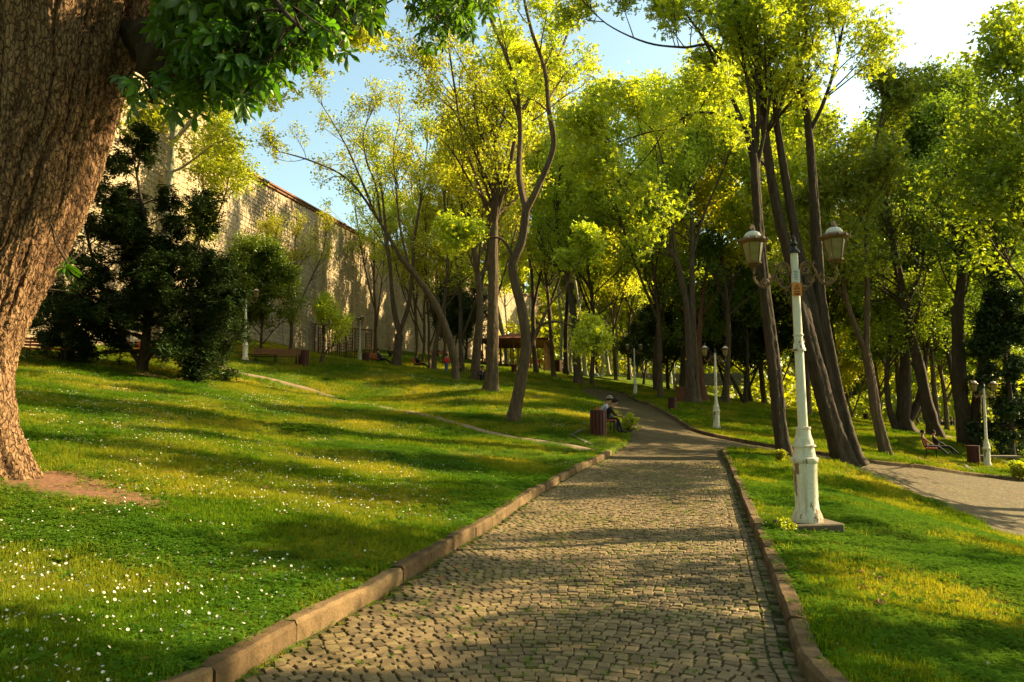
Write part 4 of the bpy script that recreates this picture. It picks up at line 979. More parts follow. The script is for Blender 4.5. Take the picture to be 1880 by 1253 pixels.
V, Q = tubes(q1, np.linspace(1, .35, 5)[None] * np.full((len(cent), 1), .016), 4); vs.append(V); qs.append(Q + o_); o_ += len(V)
e1 = LC - np.array([0, 0, -.06]); q2 = np.stack([cent[inv], (cent[inv] + e1) / 2 + np.array([0, 0, .04]), e1], 1)
V, Q = tubes(q2, np.full((len(e1), 1), 1.) * np.array([.006, .004, .003]), 3); vs.append(V); qs.append(Q + o_); o_ += len(V)
link('limbs', mesh_np('limbs', np.concatenate(vs), np.concatenate(qs), smooth=True, mats=[BARK_D]), chest)
def palmate(seed, nl=7):
    "one compound leaf hanging from the origin: obovate folded leaflets fanned about a petiole"
    r = np.random.default_rng(seed); V = []; Q = []
    for k in range(nl):
        a = (k - (nl - 1) / 2) / ((nl - 1) / 2) * 2.1 + r.normal(0, .08); L_ = (1 - .38 * abs(k - (nl - 1) / 2) / ((nl - 1) / 2)) * r.uniform(.92, 1.06)
        dr = r.uniform(.35, .75)                                  # droop
        ax_ = np.array([math.cos(a), math.sin(a), 0]); bx = np.array([-math.sin(a), math.cos(a), 0]); dz = np.array([0, 0, -1.])
        f = lambda t: ax_ * L_ * t * (1 - .25 * dr * t) + dz * dr * L_ * t * t * .8
        b = len(V); ws = [(.0, .01), (.35, .075), (.68, .15), (.86, .11), (1.0, .0)]
        for t, w_ in ws: V += [f(t) - bx * w_ * L_ + dz * -w_ * .45, f(t), f(t) + bx * w_ * L_ + dz * -w_ * .45]
        for m in range(4): o = b + m * 3; Q += [(o, o + 1, o + 4, o + 3), (o + 1, o + 2, o + 5, o + 4)]
    return np.array(V), np.array(Q)
PALM = [palmate(k, (7, 5, 7, 6)[k]) for k in range(4)]
pm = [mesh_np('leaf', v_, q_, smooth=True, face_v=np.full(len(q_), .2 + .2 * k), mats=[LEAF_CHEST]) for k, (v_, q_) in enumerate(PALM)]
wp = LC + cb; ppx = CX + wp[:, 0] / wp[:, 1] * F; ppy = 750 - wp[:, 2] / wp[:, 1] * F
vis = (ppx > 215) & (ppx < 900) & (ppy > -10) | (ppx < 140) & (ppy > 300)
sz = np.where(vis, LS / wp[:, 1], 0); od = np.argsort(-sz); isp = np.zeros(len(LC), bool); isp[od[:300]] = True; isp &= vis
def rand_rot(r): return Matrix.Rotation(r.uniform(0, 6.28), 3, 'Z') @ Matrix.Rotation(r.uniform(.2, 1.15), 3, 'Y') @ Matrix.Rotation(r.normal(0, .35), 3, 'X')
rl = np.random.default_rng(64); VV, QQ, vv_, off = [], [], [], 0
for k in range(len(LC)):
    m = rand_rot(rl); t = rl.integers(4)
    if isp[k]:
        o = link('leaf', pm[t], chest); o.matrix_local = Matrix.Translation(Vector(LC[k].tolist())) @ m.to_4x4() @ Matrix.Scale(float(LS[k]), 4)
    else:
        v_, q_ = PALM[t]; VV.append(v_ @ np.array(m).T * LS[k] + LC[k]); QQ.append(q_ + off); off += len(v_); vv_.append(np.full(len(q_), rl.random()))
tag(link('leaves', mesh_np('leaves', np.concatenate(VV), np.concatenate(QQ), smooth=True, face_v=np.concatenate(vv_), mats=[LEAF_CHEST]), chest), kind='stuff')

# ------------------------------------------------------------------ castle wall of coursed stone
WL = np.array([(-24.5, 8), (-22.6, 26), (-20.9, 40), (-19.35, 55), (-15.7, 91), (-6.4, 124), (8, 152)], float)
wseg = np.linalg.norm(np.diff(WL, axis=0), axis=1); ws_ = np.r_[0, np.cumsum(wseg)]
def wxy(s): return np.stack([np.interp(s, ws_, WL[:, 0]), np.interp(s, ws_, WL[:, 1])], -1)
def wn(s):
    t = nz(wxy(np.minimum(s + .3, ws_[-1])) - wxy(np.maximum(s - .3, 0))); return np.stack([t[..., 1], -t[..., 0]], -1)
def wtop(y):
    y = np.asarray(y, float); base = np.interp(y, [54, 91, 124, 152], [17.0, 19.3, 20.6, 21.2])
    g = np.where(y < 47, 19.0, 17.0 + 2.0 * np.sqrt(np.clip(1 - ((y - 47) / 6.2) ** 2, 0, 1)))
    return np.where(y < 53.2, g, base)
wall = empty('castle_wall', (*WL[2], float(T(*WL[2])) - .1), 0, 'tall pale stone castle wall with a brick coping running behind the trees', 'wall')
wo = np.array(wall.location)
WS0 = 0.0
sg = np.arange(0, ws_[-1], 1.0); A2 = wxy(sg); Nn = wn(sg); tz = wtop(A2[:, 1]); bz = T(A2[:, 0], A2[:, 1]) - 1.0
def sheet4(a, b, z0, z1):
    return np.stack([np.c_[a, z0], np.c_[a, z1], np.c_[b, z1], np.c_[b, z0]], 1)
V = sheet4(A2 - .03 * Nn, A2 - 2.2 * Nn, bz, tz - .02) - wo; n_ = len(sg); i = np.arange(n_ - 1)[:, None] * 4
Q = np.concatenate([np.stack([i[:, 0] + a, i[:, 0] + (a + 1) % 4, i[:, 0] + 4 + (a + 1) % 4, i[:, 0] + 4 + a], 1) for a in range(4)])
link('wall_core', mesh_np('wall_core', V.reshape(-1, 3), Q, Tr=[(0, 1, 2), (0, 2, 3)], mats=[MORTAR]), wall)
rs = np.random.default_rng(71); rowsb = []
z = 1.5; c = 0
while z < 21.2:
    hgt = rs.uniform(.26, .36); s = rs.uniform(0, .5)
    while s < ws_[-1] - .7:
        l = rs.uniform(.4, .78); rowsb.append((s + l / 2, z, l, hgt)); s += l
    z += hgt
rb = np.array(rowsb); cxy = wxy(rb[:, 0]); nn_ = wn(rb[:, 0]); tn_ = np.stack([-nn_[:, 1], nn_[:, 0]], 1)
ok = (rb[:, 1] + rb[:, 3] < wtop(cxy[:, 1]) - .02) & (rb[:, 1] > T(cxy[:, 0], cxy[:, 1]) - .6) & (cxy[:, 1] > 22)
rb, cxy, nn_, tn_ = rb[ok], cxy[ok], nn_[ok], tn_[ok]
nb = len(rb); outw = .008 + rs.uniform(0, .026, nb); g = .007
def blk(nb, l, h, out, jit):
    u = np.array([-1, 1, 1, -1.]); v = np.array([0, 0, 1, 1.])
    bu = u * (l[:, None] / 2 - g); bv = g / 2 + v * (h[:, None] - g)
    back = np.stack([bu, np.zeros((nb, 4)) - .03, bv], -1)
    fu = bu * .96 + jit.normal(0, .008, (nb, 4)); fv = (bv - h[:, None] / 2) * .92 + h[:, None] / 2
    front = np.stack([fu, out[:, None] + jit.normal(0, .008, (nb, 4)), fv], -1)
    return np.concatenate([back, front], 1)
BV = blk(nb, rb[:, 2], rb[:, 3], outw, rs); BQ = np.array([(0, 1, 5, 4), (1, 2, 6, 5), (2, 3, 7, 6), (3, 0, 4, 7), (4, 5, 6, 7)])[:, ::-1]
Wv = np.stack([cxy[:, None, 0] + BV[..., 0] * tn_[:, None, 0] + BV[..., 1] * nn_[:, None, 0], cxy[:, None, 1] + BV[..., 0] * tn_[:, None, 1] + BV[..., 1] * nn_[:, None, 1], rb[:, 1:2] + BV[..., 2]], -1)
pxs = CX + cxy[:, 0] / cxy[:, 1] * F; pys = 750 - rb[:, 1] / cxy[:, 1] * F
cand = (pxs > 432) & (pxs < 560) & (pys > 250) & (pys < 470); od = np.argsort(np.where(cand, cxy[:, 1], 999)); isb = np.zeros(nb, bool); isb[od[:300]] = True
sv_ = rs.beta(2, 2, nb)
rest = np.where(~isb)[0]; me = mesh_np('stones', Wv[rest] - wo, (BQ[None] + (np.arange(len(rest)) * 8)[:, None, None]).reshape(-1, 4), face_v=np.repeat(sv_[rest], 5), mats=[STONE])
tag(link('stones', me, wall), kind='stuff')
bvar = [mesh_np('stone', blk(1, np.array([1.]), np.array([.32]), np.array([.05]), np.random.default_rng(k))[0] * np.array([1, 1, 1]), BQ, face_v=np.full(5, rs.beta(2, 2)), mats=[STONE]) for k in range(10)]
for k in np.where(isb)[0]:
    o = link('stone', bvar[rs.integers(10)], wall); o.location = Vector((float(cxy[k, 0] - wo[0]), float(cxy[k, 1] - wo[1]), float(rb[k, 1] - wo[2])))
    o.rotation_euler = (0, 0, math.atan2(tn_[k, 1], tn_[k, 0])); o.scale = (float(rb[k, 2]), float(outw[k] / .05), float(rb[k, 3] / .32))
# brick coping: two projecting courses that follow the top
sg2 = np.arange(.3, ws_[-1], .45); A3 = wxy(sg2); N3 = wn(sg2); t3 = wtop(A3[:, 1])
for nm, z0, z1, o1 in (('brick_course', -.02, .16, .14), ('coping_course', .165, .30, .26)):
    V = np.concatenate([np.stack([np.c_[A3 - .3 * N3, t3 + z0], np.c_[A3 + o1 * N3, t3 + z0], np.c_[A3 + o1 * N3, t3 + z1], np.c_[A3 - .3 * N3, t3 + z1]], 1)]) - wo
    i = np.arange(len(sg2) - 1) * 4; Q = np.concatenate([np.stack([i + a, i + 4 + a, i + 4 + (a + 1) % 4, i + (a + 1) % 4], 1) for a in range(4)])
    link(nm, mesh_np(nm, V.reshape(-1, 3), Q, mats=[BRICK]), wall)
# ------------------------------------------------------------------ lamp posts
PRINT_BLK = flat('black print', (.01, .01, .01)); SIGN = flat('orange sign', (.55, .20, .03), .5); PAPER = flat('grey paper notice', (.55, .55, .5), .7)  # black ink for the notice and sign print
def make_lamp(detail=True):
    t = empty('lamp_post', (0, 0, 0)); n = 20 if detail else 12
    b = MB(); b.box((0, 0, -.14), (.72, .56, .42), .25, .015); b.build('plinth', PLINTH, t)
    b = MB(); b.lathe([(.195, .05), (.2, .12), (.185, .17), (.155, .24), (.148, .32), (.152, .70), (.158, .84), (.178, .86), (.185, .89), (.178, .915), (.15, .925), (.138, .99), (.13, 1.06), (.155, 1.065), (.155, 1.085),
        (.132, 1.09), (.125, 1.14), (.098, 1.22), (.09, 1.29), (.1, 1.3), (.1, 1.325), (.07, 1.33)], n); b.build('base', PAINT, t, True)
    b = MB(); b.lathe([(.065, 1.32), (.06, 2.36)], n); b.lathe([(.058, 2.5), (.05, 3.70)], n); b.build('pole', PAINTC, t, True)
    b = MB(); b.lathe([(.06, 2.35), (.088, 2.352), (.09, 2.375), (.08, 2.39), (.065, 2.46), (.056, 2.53), (.06, 2.56), (.07, 2.563), (.07, 2.58), (.055, 2.585)], n); b.build('collar', PAINT, t, True)
    for sx in (-1, 1):
        for zc in (2.46,):
            b = MB(); b.lathe([(.001, .0), (.022, .01), (.012, .03), (.02, .045), (.001, .06)], 6, (sx * .062, 0, zc)); b.build('rosette', IRON, t)
    b = MB(); b.lathe([(.05, 3.70), (.082, 3.705), (.08, 3.73), (.05, 3.76), (.035, 3.80), (.055, 3.83), (.035, 3.865), (.022, 3.88), (.03, 3.91), (.005, 3.96)], 12); b.build('finial', DARKM, t, True)
    for sx in (-1, 1):
        m = 26 if detail else 12
        a = MB()
        A = spline([(sx * x, 0, z) for x, z in [(.05, 3.42), (.09, 3.54), (.18, 3.575), (.26, 3.47), (.31, 3.33), (.41, 3.25), (.51, 3.30), (.545, 3.40), (.54, 3.50)]], m); a.tube(A, .018, 6)
        A = spline([(sx * x, 0, z) for x, z in [(.05, 3.27), (.12, 3.22), (.2, 3.26), (.26, 3.40)]], m // 2); a.tube(A, .014, 5)
        def curl(cx_, cz, r, a0, turns, th):
            pts = [(sx * (cx_ + r * (1 - .75 * k / m) * math.cos(a0 + turns * 6.28 * k / m)), 0, cz + r * (1 - .75 * k / m) * math.sin(a0 + turns * 6.28 * k / m)) for k in range(m)]
            a.tube(pts, th, 5)
        curl(.40, 3.31, .062, -1.57, 1.4, .014); curl(.14, 3.47, .075, 1.2, 1.5, .014); curl(.2, 3.33, .05, .4, -1.3, .012); curl(.12, 3.21, .04, 0, 1.3, .012)
        for (lx, lz) in ((.09, 3.38), (.24, 3.52), (.33, 3.36), (.49, 3.26), (.17, 3.4)):
            a.add([(sx * lx, -.004, lz), (sx * (lx + .03), -.02, lz + .03), (sx * (lx + .01), 0, lz + .075), (sx * (lx - .02), .02, lz + .03)], [(0, 1, 2, 3), (3, 2, 1, 0)])
        a.build('arm', IRON, t, True)
        x0 = sx * .54
        ln_ = empty('lantern', (x0, 0, 3.5)); ln_.parent = t
        h = MB(); h.lathe([(.012, 0), (.03, .01), (.018, .03), (.03, .05), (.02, .06)], 8)
        for k in range(6):
            an = k * math.pi / 3; h.tube([(.02 * math.cos(an), .02 * math.sin(an), .03), (.06 * math.cos(an), .06 * math.sin(an), .05), (.085 * math.cos(an), .085 * math.sin(an), .085)], .007, 4)
        h.build('holder', IRON, ln_)
        f = MB(); r0, r1, zb, zt = .098, .152, .09, .37
        f.lathe([(r0 + .006, zb - .012), (r0 + .012, zb), (r0 + .008, zb + .018), (.02, zb + .019)], 6); 
        for k in range(6):
            an = k * math.pi / 3; f.bar((r0 * math.cos(an), r0 * math.sin(an), zb), (r1 * math.cos(an), r1 * math.sin(an), zt), .012, .014)
        f.build('frame', IRON, ln_)
        for k in range(6):
            a0, a1 = k * math.pi / 3 + .03, (k + 1) * math.pi / 3 - .03; p = MB()
            o4 = [(r * math.cos(q), r * math.sin(q), z) for r, z in ((r0 * .96, zb + .012), (r1 * .96, zt)) for q in (a0, a1)]
            i4 = [(x * .96, y * .96, z) for x, y, z in o4]
            p.add(o4 + i4, [(0, 1, 3, 2), (5, 4, 6, 7), (0, 2, 6, 4), (1, 5, 7, 3), (2, 3, 7, 6), (0, 4, 5, 1)]); p.build('pane', GLASS, ln_)
        r_ = MB(); r_.lathe([(.15, .365), (.19, .385), (.205, .40), (.19, .425), (.13, .455), (.11, .46)], 12)
        for k in range(12):
            an = k * math.pi / 6; r_.lathe([(.012, -.014), (.02, 0), (.012, .018)], 5, (.195 * math.cos(an), .195 * math.sin(an), .41))
        r_.build('roof', IRON, ln_)
        d_ = MB(); d_.lathe([(.115, .455), (.11, .485), (.09, .515), (.055, .535), (.01, .545)], 16); d_.build('dome', PAINTC, ln_, True)
        c_ = MB(); c_.lathe([(.02, .54), (.035, .55), (.02, .565)], 6)
        for k in range(6):
            an = k * math.pi / 3; c_.lathe([(.010, .0), (.004, .05), (.001, .07)], 4, (.03 * math.cos(an), .03 * math.sin(an), .555))
        c_.lathe([(.012, .56), (.006, .63), (.001, .65)], 5); c_.build('crown_finial', IRON, ln_)
    return t
lb = at(1472, 10.35); lamp = make_lamp(); lamp.location = (lb[0], lb[1], lb[2] + .06); lamp.rotation_euler = (0, R(-1.0), R(-8))
tag(lamp, 'near cream lamp post with chipped base and two lanterns on a concrete block', 'lamp post', 'cream twin-lantern lamp posts')
nb_ = MB(); nb_.box((0, 0, 0), (.10, .012, .17), 0, 0); nt_ = nb_.build('paper_notice', PAPER, lamp); nt_.location = (.0, -.062, 3.38)
for k in range(6):
    q = MB(); q.box((-.01 + .006 * (k % 2), -.008, .06 - k * .022), (.06 - .012 * (k % 3), .002, .006)); o = q.build('print_line', PRINT_BLK, nt_)
nb_ = MB(); nb_.box((0, 0, 0), (.125, .012, .18), 0, 0); sg_ = nb_.build('warning_sign', SIGN, lamp); sg_.location = (.0, -.066, 3.19)
q = MB()
tri = [(-.04, .0), (.04, .0), (0, .068)]; tri2 = [(-.024, .0095), (.024, .0095), (0, .050)]
q.add([(x, -.0075, z) for x, z in tri] + [(x, -.0075, z) for x, z in tri2], [(0, 1, 4, 3), (1, 2, 5, 4), (2, 0, 3, 5)])
q.add([(-.004, -.008, .015), (.004, -.008, .028), (-.001, -.008, .028), (.004, -.008, .043), (-.004, -.008, .026), (.001, -.008, .026)], [(0, 1, 2), (3, 4, 5)])
q.build('triangle_mark', PRINT_BLK, sg_)
for zq, wq_ in ((-.03, .07), (-.055, .085), (-.07, .06)): q = MB(); q.box((0, -.008, zq), (wq_, .002, .009)); q.build('print_line', PRINT_BLK, sg_)
far_lamp = make_lamp(False); first = True
LP = [(1312, 37, 12, 'second lamp post along the right kerb with a chipped base before the dark evergreens'), (1165, 60, 5, 'lamp post on the slope beside the crest of the cobbled path'),
      (451, 42, 10, 'lamp post at the left beside the wooden bench and dark yew'), (661, 64, -60, 'lamp post in front of the last trellis near the bench sitter'),
      (1237, 78, 30, 'distant lamp post just above the small round bin'), (1800, 36, 12, 'lamp post at the far right beside a square brown bin'),
      (1748, 62, 70, 'lamp post lit orange behind the massive dark double trunk'), (1231, 96, 0, 'farthest lamp post by the low wall left of the double trunk')]
for px, d, rot, lab in LP:
    o = far_lamp if first else copy_tree(far_lamp); first = False
    p = at(px, d); o.location = (p[0], p[1], p[2] - .05); o.rotation_euler = (0, R(rr.uniform(-.8, .8)), R(rot)); tag(o, lab, 'lamp post', 'cream twin-lantern lamp posts')

# ------------------------------------------------------------------ litter bins of upright slats
def make_bin(n=14, r=.27, h=.9, m=WOOD_R, square=False):
    t = empty('litter_bin', (0, 0, 0))
    b = MB(); b.lathe([(r - .05, .03), (r - .05, h - .03)], n); b.build('liner', DARKM, t)
    for z in (.12, h - .1):
        b = MB(); b.lathe([(r - .045, z - .02), (r - .012, z - .02), (r - .012, z + .02), (r - .045, z + .02)], n); b.build('hoop', DARKM, t)
    for k in range(n):
        a = 2 * math.pi * k / n; w_ = 2 * math.pi * r / n - .022; b = MB(); b.box((0, 0, h / 2), (.025, w_, h - .01 * (k % 2)), 0, .004); o = b.build('slat', m, t); o.location = (r * math.cos(a), r * math.sin(a), 0); o.rotation_euler = (0, 0, a)
    b = MB(); b.lathe([(r - .06, h - .015), (r + .02, h - .015), (r + .02, h + .012), (r - .06, h + .012)], n); b.build('rim', m, t)
    return t
bin0 = make_bin(); BINS = [(1097, 26.6, 1, 'dark red slatted bin beside the couple sitting by the cobbled path'), (558, 44, 1.05, 'tall red-brown bin right of the wooden bench'),
   (672, 60, .95, 'red bin left of the bench sitter in front of the trellises'), (1232, 45, .82, 'small dark bin on the grass left of the thick double trunk'), (1776, 36.4, .95, 'dark bin beside the far right lamp post'),
   (944, 68, .9, 'rusty bin half hidden behind the S-curved trunk'), (1024, 84, 1.4, 'orange-red box bin at the right end of the pavilion'), (1584, 72, .8, 'tiny red bin far off on the right lawn')]
for k, (px, d, s_, lab) in enumerate(BINS):
    o = bin0 if k == 0 else copy_tree(bin0); p = at(px, d); o.location = (p[0], p[1], p[2] - .02); o.scale = (s_, s_, s_); tag(o, lab, 'litter bin', 'slatted litter bins')
# square timber box against the double trunk
t = empty('timber_box', at(1256, 51) - np.array([0, 0, .05]), .2, 'dark square timber box standing against the thick double trunk', 'utility box')
b = MB(); b.box((0, 0, .5), (.88, .88, .98)); b.build('core', DARKM, t)
for s_ in (-1, 1):
    for k in range(7):
        for ax_ in (0, 1):
            b = MB(); q = -.42 + k * .14; b.box((q, s_ * .46, .5) if ax_ == 0 else (s_ * .46, q, .5), (.13, .03, 1.0) if ax_ == 0 else (.03, .13, 1.0)); b.build('plank', WOOD_B, t)
b = MB(); b.box((0, 0, 1.04), (1.02, 1.02, .05), 0, .01); b.build('lid', WOOD_B, t)

# ------------------------------------------------------------------ benches
def make_bench(L=1.8, back=True, m=WOOD_B):
    t = empty('park_bench', (0, 0, 0))                       # seat faces local -Y
    for k in range(4):
        b = MB(); b.box((0, -.2 + k * .125, .44), (L, .105, .035), 0, .005); b.build('seat_slat', m, t)
    if back:
        for k in range(3):
            b = MB(); b.box((0, .27 + .035 * k, .60 + k * .125), (L, .03, .10), 0, .005); b.build('back_slat', m, t)
    for x in (-L / 2 + .2, L / 2 - .2):
        b = MB(); b.bar((x, -.2, 0), (x, -.2, .42), .04, .05); b.bar((x, .2, 0), (x, .2, .42), .04, .05); b.bar((x, -.23, .40), (x, .24, .40), .04, .04)
        if back: b.bar((x, .22, .40), (x, .355, .92), .035, .04)
        b.build('leg', DARKM, t)
    return t
bw = make_bench(2.6); p = at(508, 43); bw.location = p; bw.rotation_euler = (0, 0, R(8)); tag(bw, 'brown wooden bench with a slatted back between the left lamp and the tall bin', 'bench')
bo = make_bench(2.2, False, WOOD_B); p = at(476, 42.4); bo.location = p; bo.rotation_euler = (0, 0, R(5)); tag(bo, 'low backless bench end beside the foot of the left lamp', 'bench')
red = make_bench(1.7, True, WOOD_O)
BL = [(694, 58, 80, 'orange bench under the reader in front of the forked tree'), (770, 62, 80, 'orange bench under the reclining sitter by the thin trunks'), (845, 62, 60, 'orange bench behind the foot of the leaning tree'),
      (88, 30, 20, 'orange-red bench just right of the big leaning trunk behind the yew shade'), (278, 36, 0, 'orange-red bench half hidden under the yew boughs'), (1112, 27.6, 88, 'red bench under the couple beside the cobbled path'),
      (1700, 36.6, 62, 'dark red bench under the couple beside the branch path'), (800, 78, 0, 'dark bench at the foot of the castle wall'), (980, 84, 0, 'bench inside the open pavilion')]
for k, (px, d, rot, lab) in enumerate(BL):
    o = red if k == 0 else copy_tree(red); p = at(px, d); o.location = (p[0], p[1], p[2] + .02); o.rotation_euler = (0, 0, R(rot)); tag(o, lab, 'bench', 'orange-red park benches')
# concrete rims of the bench bays
def bay(name_lab, corners, w_=.14, h=.10):
    P = [G(*c) for c in corners]; t = empty('bench_bay', P[0], 0, name_lab, 'kerbed bay'); o0 = np.array(P[0])
    for a, b_ in zip(P[:-1], P[1:]):
        q = np.linspace(0, 1, 8)[:, None]; L_ = a * (1 - q) + b_ * q; L_[:, 2] = T(L_[:, 0], L_[:, 1]) + micro(L_[:, 0], L_[:, 1], np.maximum(sdist(L_[:, :2])[0], 0)) - h * .35
        m = MB()
        for u, v_ in zip(L_[:-1], L_[1:]): m.bar(u - o0, v_ - o0, w_, h * 1.5)
        m.build('edging', CONC, t)
    c = np.mean(P, 0)
    return t
bay('concrete edged bay in the lawn under the couple by the cobbled path', [(1086,818),(1048,800),(1092,785),(1150,792)])
bay('concrete edged bay under the couple beside the branch path', [(1790,866),(1768,852),(1690,842),(1648,838)])
bay('curved concrete edging beyond the far right lamp post', [(1812,870),(1862,872),(1852,852),(1822,842)])
sb = empty('stone_seat', at(1822, 37) - np.array([0, 0, .05]), -.1, 'low concrete slab seat right of the far right lamp post', 'seat')
b = MB(); b.box((0, 0, .42), (1.7, .5, .09), 0, .01); b.build('seat', CONC, sb)
for x in (-.6, .6): b = MB(); b.box((x, 0, .18), (.2, .4, .38), 0, .01); b.build('leg', CONC, sb)
pot = at(1147, 28.2)

# ------------------------------------------------------------------ trellises before the wall and the open pavilion
tr = empty('trellis_row', at(560, 68), 0, 'row of red-brown lattice trellis posts with a top beam before the castle wall', 'trellis'); o0 = np.array(tr.location)
TX = [557, 573, 590, 599, 615, 629, 642, 657, 677]; tops = []
for k, px in enumerate(TX):
    p = at(px, 68 + .3 * (k % 2)) - o0; H = 2.7; w_ = .5
    f = MB(); f.bar(p + [-w_ / 2, 0, 0], p + [-w_ / 2, 0, H], .09, .09); f.bar(p + [w_ / 2, 0, 0], p + [w_ / 2, 0, H], .09, .09); f.build('post_pair', WOOD_R, tr)
    f = MB()
    for m in range(9): f.bar(p + [-w_ / 2, 0, .25 + m * .27], p + [w_ / 2, 0, .25 + m * .27], .03, .035)
    for m in (1, 2): f.bar(p + [-w_ / 2 + m * w_ / 3, .03, .2], p + [-w_ / 2 + m * w_ / 3, .03, H - .1], .03, .03)
    f.build('lattice', WOOD_R, tr); tops.append(p + [0, 0, H + .06])
for a, b_ in ((0, 4), (4, 8)):
    f = MB(); f.bar(tops[a] + [-.4, 0, .02 * (a > 0)], tops[b_] + [.4, 0, .02 * (a > 0)], .1, .13); f.build('beam', WOOD_B, tr)
pc = at(955, 86); pv = empty('pavilion', pc, R(-6), 'open timber pavilion with a flat red-brown roof on thin posts behind the S-curved tree', 'pavilion')
Wd, Dp, H = 6.4, 15.0, 2.35
k = 0
for x in np.linspace(-Wd / 2, Wd / 2, 5):
    for y in np.linspace(-Dp / 2, Dp / 2, 7):
        if abs(x) > Wd / 2 - .1 or abs(y) > Dp / 2 - .1 or k % 2 == 0:
            m = Matrix.Rotation(R(-6), 3, 'Z') @ Vector((x, y, 0)); gz = float(T(pc[0] + m.x, pc[1] + m.y)) - pc[2]
            f = MB(); f.bar((x, y, gz - .1), (x, y, H + .25), .12, .12); f.build('post', WOOD_B, pv)
        k += 1
f = MB(); f.add([(-Wd / 2 - .4, -Dp / 2 - .5, H), (Wd / 2 + .4, -Dp / 2 - .5, H - .0), (Wd / 2 + .4, Dp / 2 + .5, H + .3), (-Wd / 2 - .4, Dp / 2 + .5, H + .3), (-.6, -Dp / 2 + 2.5, H + .85), (.6, -Dp / 2 + 2.5, H + .85), (.6, Dp / 2 - 2, H + .9), (-.6, Dp / 2 - 2, H + .9)],
    [(0, 1, 5, 4), (1, 2, 6, 5), (2, 3, 7, 6), (3, 0, 4, 7), (4, 5, 6, 7), (3, 2, 1, 0)]); f.build('roof', ROOF, pv)
for s_ in (-1, 1):
    f = MB(); f.box((s_ * (Wd / 2 + .42), 0, H + .03), (.05, Dp + 1.0, .22), 0, 0); f.build('fascia', WOOD_R, pv)
f = MB(); f.box((0, -Dp / 2 - .53, H), (Wd + .9, .05, .22)); f.build('fascia', WOOD_R, pv)
lw = empty('garden_wall', at(1240, 112), R(-8), 'low brown stone wall seen far off under the dark evergreens', 'wall')
for c_ in range(5):
    for k in range(22):
        f = MB(); f.box((-9 + k * .85 + .42 * (c_ % 2), 0, .2 + c_ * .36), (.82, .4, .34), 0, .02); f.build('stone', CONC, lw)

# ------------------------------------------------------------------ people
SKIN = flat('skin', (.32, .17, .10), .6); CL = {}
def cloth(n_, c): return simple('cloth ' + n_, c, .9, .2, 25, .2)
POSE = {
 'sit': dict(pel=(0, 0, .50), ch=(.06, 0, .92), nk=(.10, 0, 1.05), hd=(.14, 0, 1.20), sh=.19, el=(.14, .26, .78), ha=(.38, .14, .70), hip=.10, kn=(.46, .13, .50), an=(.48, .13, .10), to=(.64, .14, .05)),
 'lean': dict(pel=(0, 0, .50), ch=(.20, 0, .88), nk=(.29, 0, .98), hd=(.38, 0, 1.10), sh=.18, el=(.36, .22, .68), ha=(.60, .08, .62), hip=.10, kn=(.47, .13, .54), an=(.62, .14, .10), to=(.80, .14, .05)),
 'lounge': dict(pel=(0, 0, .48), ch=(-.14, 0, .88), nk=(-.17, 0, 1.00), hd=(-.15, 0, 1.15), sh=.19, el=(.02, .27, .74), ha=(.24, .12, .64), hip=.10, kn=(.47, .12, .52), an=(.86, .12, .16), to=(.98, .12, .22)),
 'ground': dict(pel=(0, 0, .12), ch=(-.10, 0, .52), nk=(-.08, 0, .65), hd=(-.04, 0, .80), sh=.18, el=(.12, .25, .44), ha=(.34, .12, .42), hip=.10, kn=(.36, .14, .46), an=(.66, .13, .09), to=(.82, .13, .06)),
 'walk': dict(pel=(0, 0, .66), ch=(.02, 0, .98), nk=(.03, 0, 1.10), hd=(.05, 0, 1.24), sh=.15, el=(-.02, .22, .86), ha=(.08, .20, .66), hip=.08, kn=(.08, .09, .38), an=(0, .09, .07), to=(.12, .09, .03))}
rigs = []
